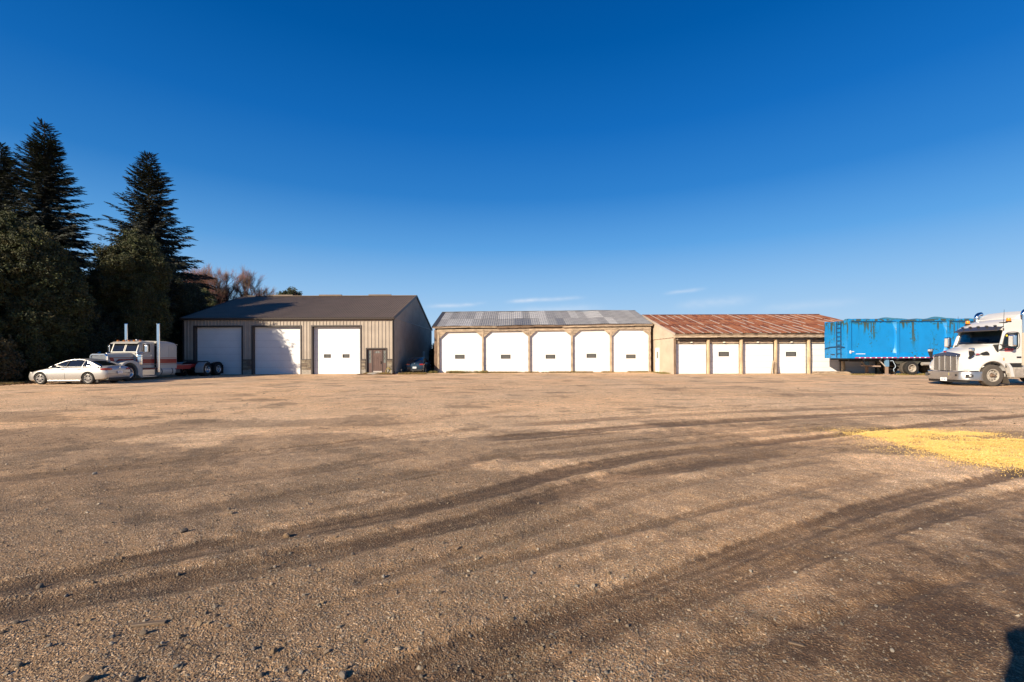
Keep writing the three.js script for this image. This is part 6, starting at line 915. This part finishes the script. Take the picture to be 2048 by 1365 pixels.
// small things by the entrance
{
  const s = solo('step_stone', 'flat pale stone laid as a step before the brown entrance door', 'stone', new THREE.IcosahedronGeometry(1, 2), mat(.5, .47, .42, .9, { map: rep(T.grain, 1.5) })); { const p = s.geometry.attributes.position; for (let i = 0; i < p.count; i++) { const n = 1 + .12 * (vnoise(p.getX(i) * 3 + 9, p.getZ(i) * 3 + p.getY(i)) - .5); p.setXYZ(i, p.getX(i) * .62 * n, p.getY(i) * .13 * n, p.getZ(i) * .36 * n); } s.geometry.computeVertexNormals(); } s.position.set(X(747.5, 38.7), .03, -38.55);
  const hose = []; for (let k = 0; k < 46; k++) { const a = k * .42; hose.push([X(776.5, 39) + Math.cos(a) * (.19 + .03 * Math.sin(k * 1.7)), .40 + Math.sin(a) * (.24 + .03 * Math.cos(k * 1.3)) - .13, -39.02 + .002 * k]); } solo('garden_hose', 'coiled yellow garden hose hung on the concrete beside the entrance', 'hose', tube(hose, .013, 160, 6), mat(.52, .40, .06, .5));
  for (const [px, d, h] of [[803, 38.6, .42], [826, 38.5, .34], [846.5, 38.6, .44]]) { const g = thing('garden_light', 'small dark solar stake lamp standing in the leaves by the blue car', 'garden lamp', [X(px, d), 0, -d], 0, 'stake lamps by the blue car'); part(g, 'stake', rod([0, 0, 0], [0, h - .1, 0], .012, .012, 8), C.plastic); part(g, 'lens', lathe([[0, 0], [.035, 0], [.045, .07], [0, .07]], 'y', 14).translate(0, h - .1, 0), mat(.16, .16, .15, .2)); part(g, 'cap', lathe([[0, .04], [.05, .02], [.07, 0], [0, 0]], 'y', 14).translate(0, h - .03, 0), C.black); }
  const tp = thing('tuft_of_straw', 'dry straw tuft at the foot of the log post', 'weeds', [24.9, 0, -37.6]); { const r = rng(9), b = []; for (let k = 0; k < 50; k++) { const a = r() * 6.28, q = r() * .1, h = .15 + .3 * r(); b.push(rod([Math.cos(a) * q, 0, Math.sin(a) * q], [Math.cos(a) * (q + .12 * r()), h, Math.sin(a) * (q + .1)], .005, .002, 3)); } part(tp, 'stalks', b, mat(.36, .26, .12, .9)); }
}
// ---------- the person behind the camera, whose shadow falls into the corner ----------
{
  const sd = (p, a, b, ra, rb) => { const bx = b[0] - a[0], by = b[1] - a[1], bz = b[2] - a[2], px = p[0] - a[0], py = p[1] - a[1], pz = p[2] - a[2], t = clamp((px * bx + py * by + pz * bz) / (bx * bx + by * by + bz * bz + 1e-9)); return Math.hypot(px - bx * t, py - by * t, pz - bz * t) - lerp(ra, rb, t); };
  const smin = (a, b, k) => { const h = clamp(.5 + .5 * (b - a) / k); return lerp(b, a, h) - k * h * (1 - h); };
  function field(bones, k, lo, size, res) {
    const mc = new MarchingCubes(res, new THREE.MeshBasicMaterial(), false, false, 400000); mc.isolation = 0; const half = size / 2, c = lo.map(v => v + half);
    for (let z = 0; z < res; z++) for (let y = 0; y < res; y++) for (let x = 0; x < res; x++) { const p = [x, y, z].map((v, i) => c[i] + (v - res / 2) / (res / 2) * half); let d = 1e3; for (const b of bones) { const e = sd(p, b[0], b[1], b[2], b[3]); d = d > 1 ? e : (Math.abs(e - d) < k ? smin(d, e, k) : Math.min(d, e)); } mc.field[x + y * res + z * res * res] = -d; }
    mc.update(); const n = mc.count, g = new THREE.BufferGeometry(), pos = new Float32Array(n * 3), nor = new Float32Array(n * 3); for (let i = 0; i < n; i++) for (let q = 0; q < 3; q++) { pos[i * 3 + q] = mc.positionArray[i * 3 + q] * half + c[q]; nor[i * 3 + q] = mc.normalArray[i * 3 + q]; }
    g.setAttribute('position', new THREE.BufferAttribute(pos, 3)); g.computeVertexNormals(); const m = mergeVertices(g, 1e-4); m.deleteAttribute('normal'); m.computeVertexNormals(); return m.toNonIndexed();
  }
  const g = thing('person', 'person in dark jacket and jeans holding a camera up in the open yard', 'person', [.12, 0, .29]);
  const paintOn = (geo, f) => { const p = geo.attributes.position, c = new Float32Array(p.count * 3); for (let i = 0; i < p.count; i++) c.set(f(p.getX(i), p.getY(i), p.getZ(i)), i * 3); geo.setAttribute('color', new THREE.BufferAttribute(c, 3)); return geo; };
  const body = field([[[0, 1.0, 0], [0, 1.12, 0], .15, .145], [[0, 1.12, 0], [0, 1.36, .01], .15, .165], [[-.15, 1.42, .01], [.15, 1.42, .01], .08, .08], [[0, 1.40, .01], [0, 1.53, -.01], .06, .055],
    [[-.09, .98, 0], [-.10, .53, -.01], .10, .065], [[-.10, .53, -.01], [-.11, .10, .02], .065, .045], [[.09, .98, 0], [.11, .53, -.02], .10, .065], [[.11, .53, -.02], [.13, .10, .0], .065, .045], [[-.11, .06, .05], [-.13, .045, -.15], .05, .04], [[.13, .06, .03], [.16, .045, -.17], .05, .04],
    [[-.20, 1.41, .01], [-.27, 1.20, -.08], .065, .052], [[-.27, 1.20, -.08], [-.09, 1.46, -.14], .05, .036], [[.20, 1.41, .01], [.27, 1.20, -.08], .065, .052], [[.27, 1.20, -.08], [.09, 1.46, -.14], .05, .036]], .05, [-.95, -.02, -.95], 1.9, 112);
  const head = field([[[0, 1.63, -.02], [0, 1.68, .0], .085, .095], [[0, 1.57, -.05], [0, 1.60, -.06], .055, .06], [[0, 1.625, -.115], [0, 1.60, -.125], .011, .015], [[-.092, 1.63, .0], [-.092, 1.60, .0], .012, .008], [[.092, 1.63, .0], [.092, 1.60, .0], .012, .008], [[-.03, 1.66, -.1], [.03, 1.66, -.1], .012, .012], [[0, 1.5, -.01], [0, 1.57, -.015], .055, .055]], .025, [-.15, 1.5, -.17], .3, 64);
  const hands = []; for (const s of [-1, 1]) { const h = [[[s * .09, 1.46, -.14], [s * .085, 1.50, -.165], .032, .036]]; for (let k = 0; k < 4; k++) { const y = 1.485 + k * .018, L = [.9, 1, .95, .8][k]; h.push([[s * .088, y, -.175], [s * .075, y + .004, -.20 - .012 * L], .010, .009], [[s * .075, y + .004, -.20 - .012 * L], [s * (.075 - .035 * L), y + .002, -.202 - .006 * L], .009, .008]); } h.push([[s * .08, 1.48, -.14], [s * .055, 1.475, -.12], .011, .01], [[s * .055, 1.475, -.12], [s * .035, 1.49, -.115], .01, .009]); hands.push(field(h, .012, [s * .07 - .09, 1.40, -.26], .18, 44)); }
  const skin = [.45, .27, .19], hair = [.03, .02, .014], coat = [.02, .024, .034], jean = [.035, .05, .09], shoe = [.03, .025, .02];
  paintOn(body, (x, y, z) => y < .1 ? shoe : y < 1.0 ? jean : coat); paintOn(head, (x, y, z) => y > 1.69 || (z > .02 && y > 1.56) ? hair : skin); hands.forEach(h => paintOn(h, () => skin));
  part(g, 'body', [body, head, ...hands], new THREE.MeshStandardMaterial({ vertexColors: true, roughness: .85, side: THREE.DoubleSide }), false);
  const cam = thing('camera_body', 'black hand camera held up at eye height', 'camera', [.12, 0, .29]);
  part(cam, 'housing', box(-.068, .068, 1.475, 1.565, -.19, -.14, .012), C.plastic); part(cam, 'viewfinder', box(-.025, .025, 1.565, 1.595, -.185, -.135, .01), C.plastic); part(cam, 'lens', lathe([[0, -.05], [.03, -.05], [.036, -.045], [.036, 0], [0, 0]], 'z', 24).translate(0, 1.52, -.19), C.black);
}
console.log('person');
scene.traverse(o => { if (o.isMesh) { o.castShadow = true; o.receiveShadow = true; } });
renderer.render(scene, camera);
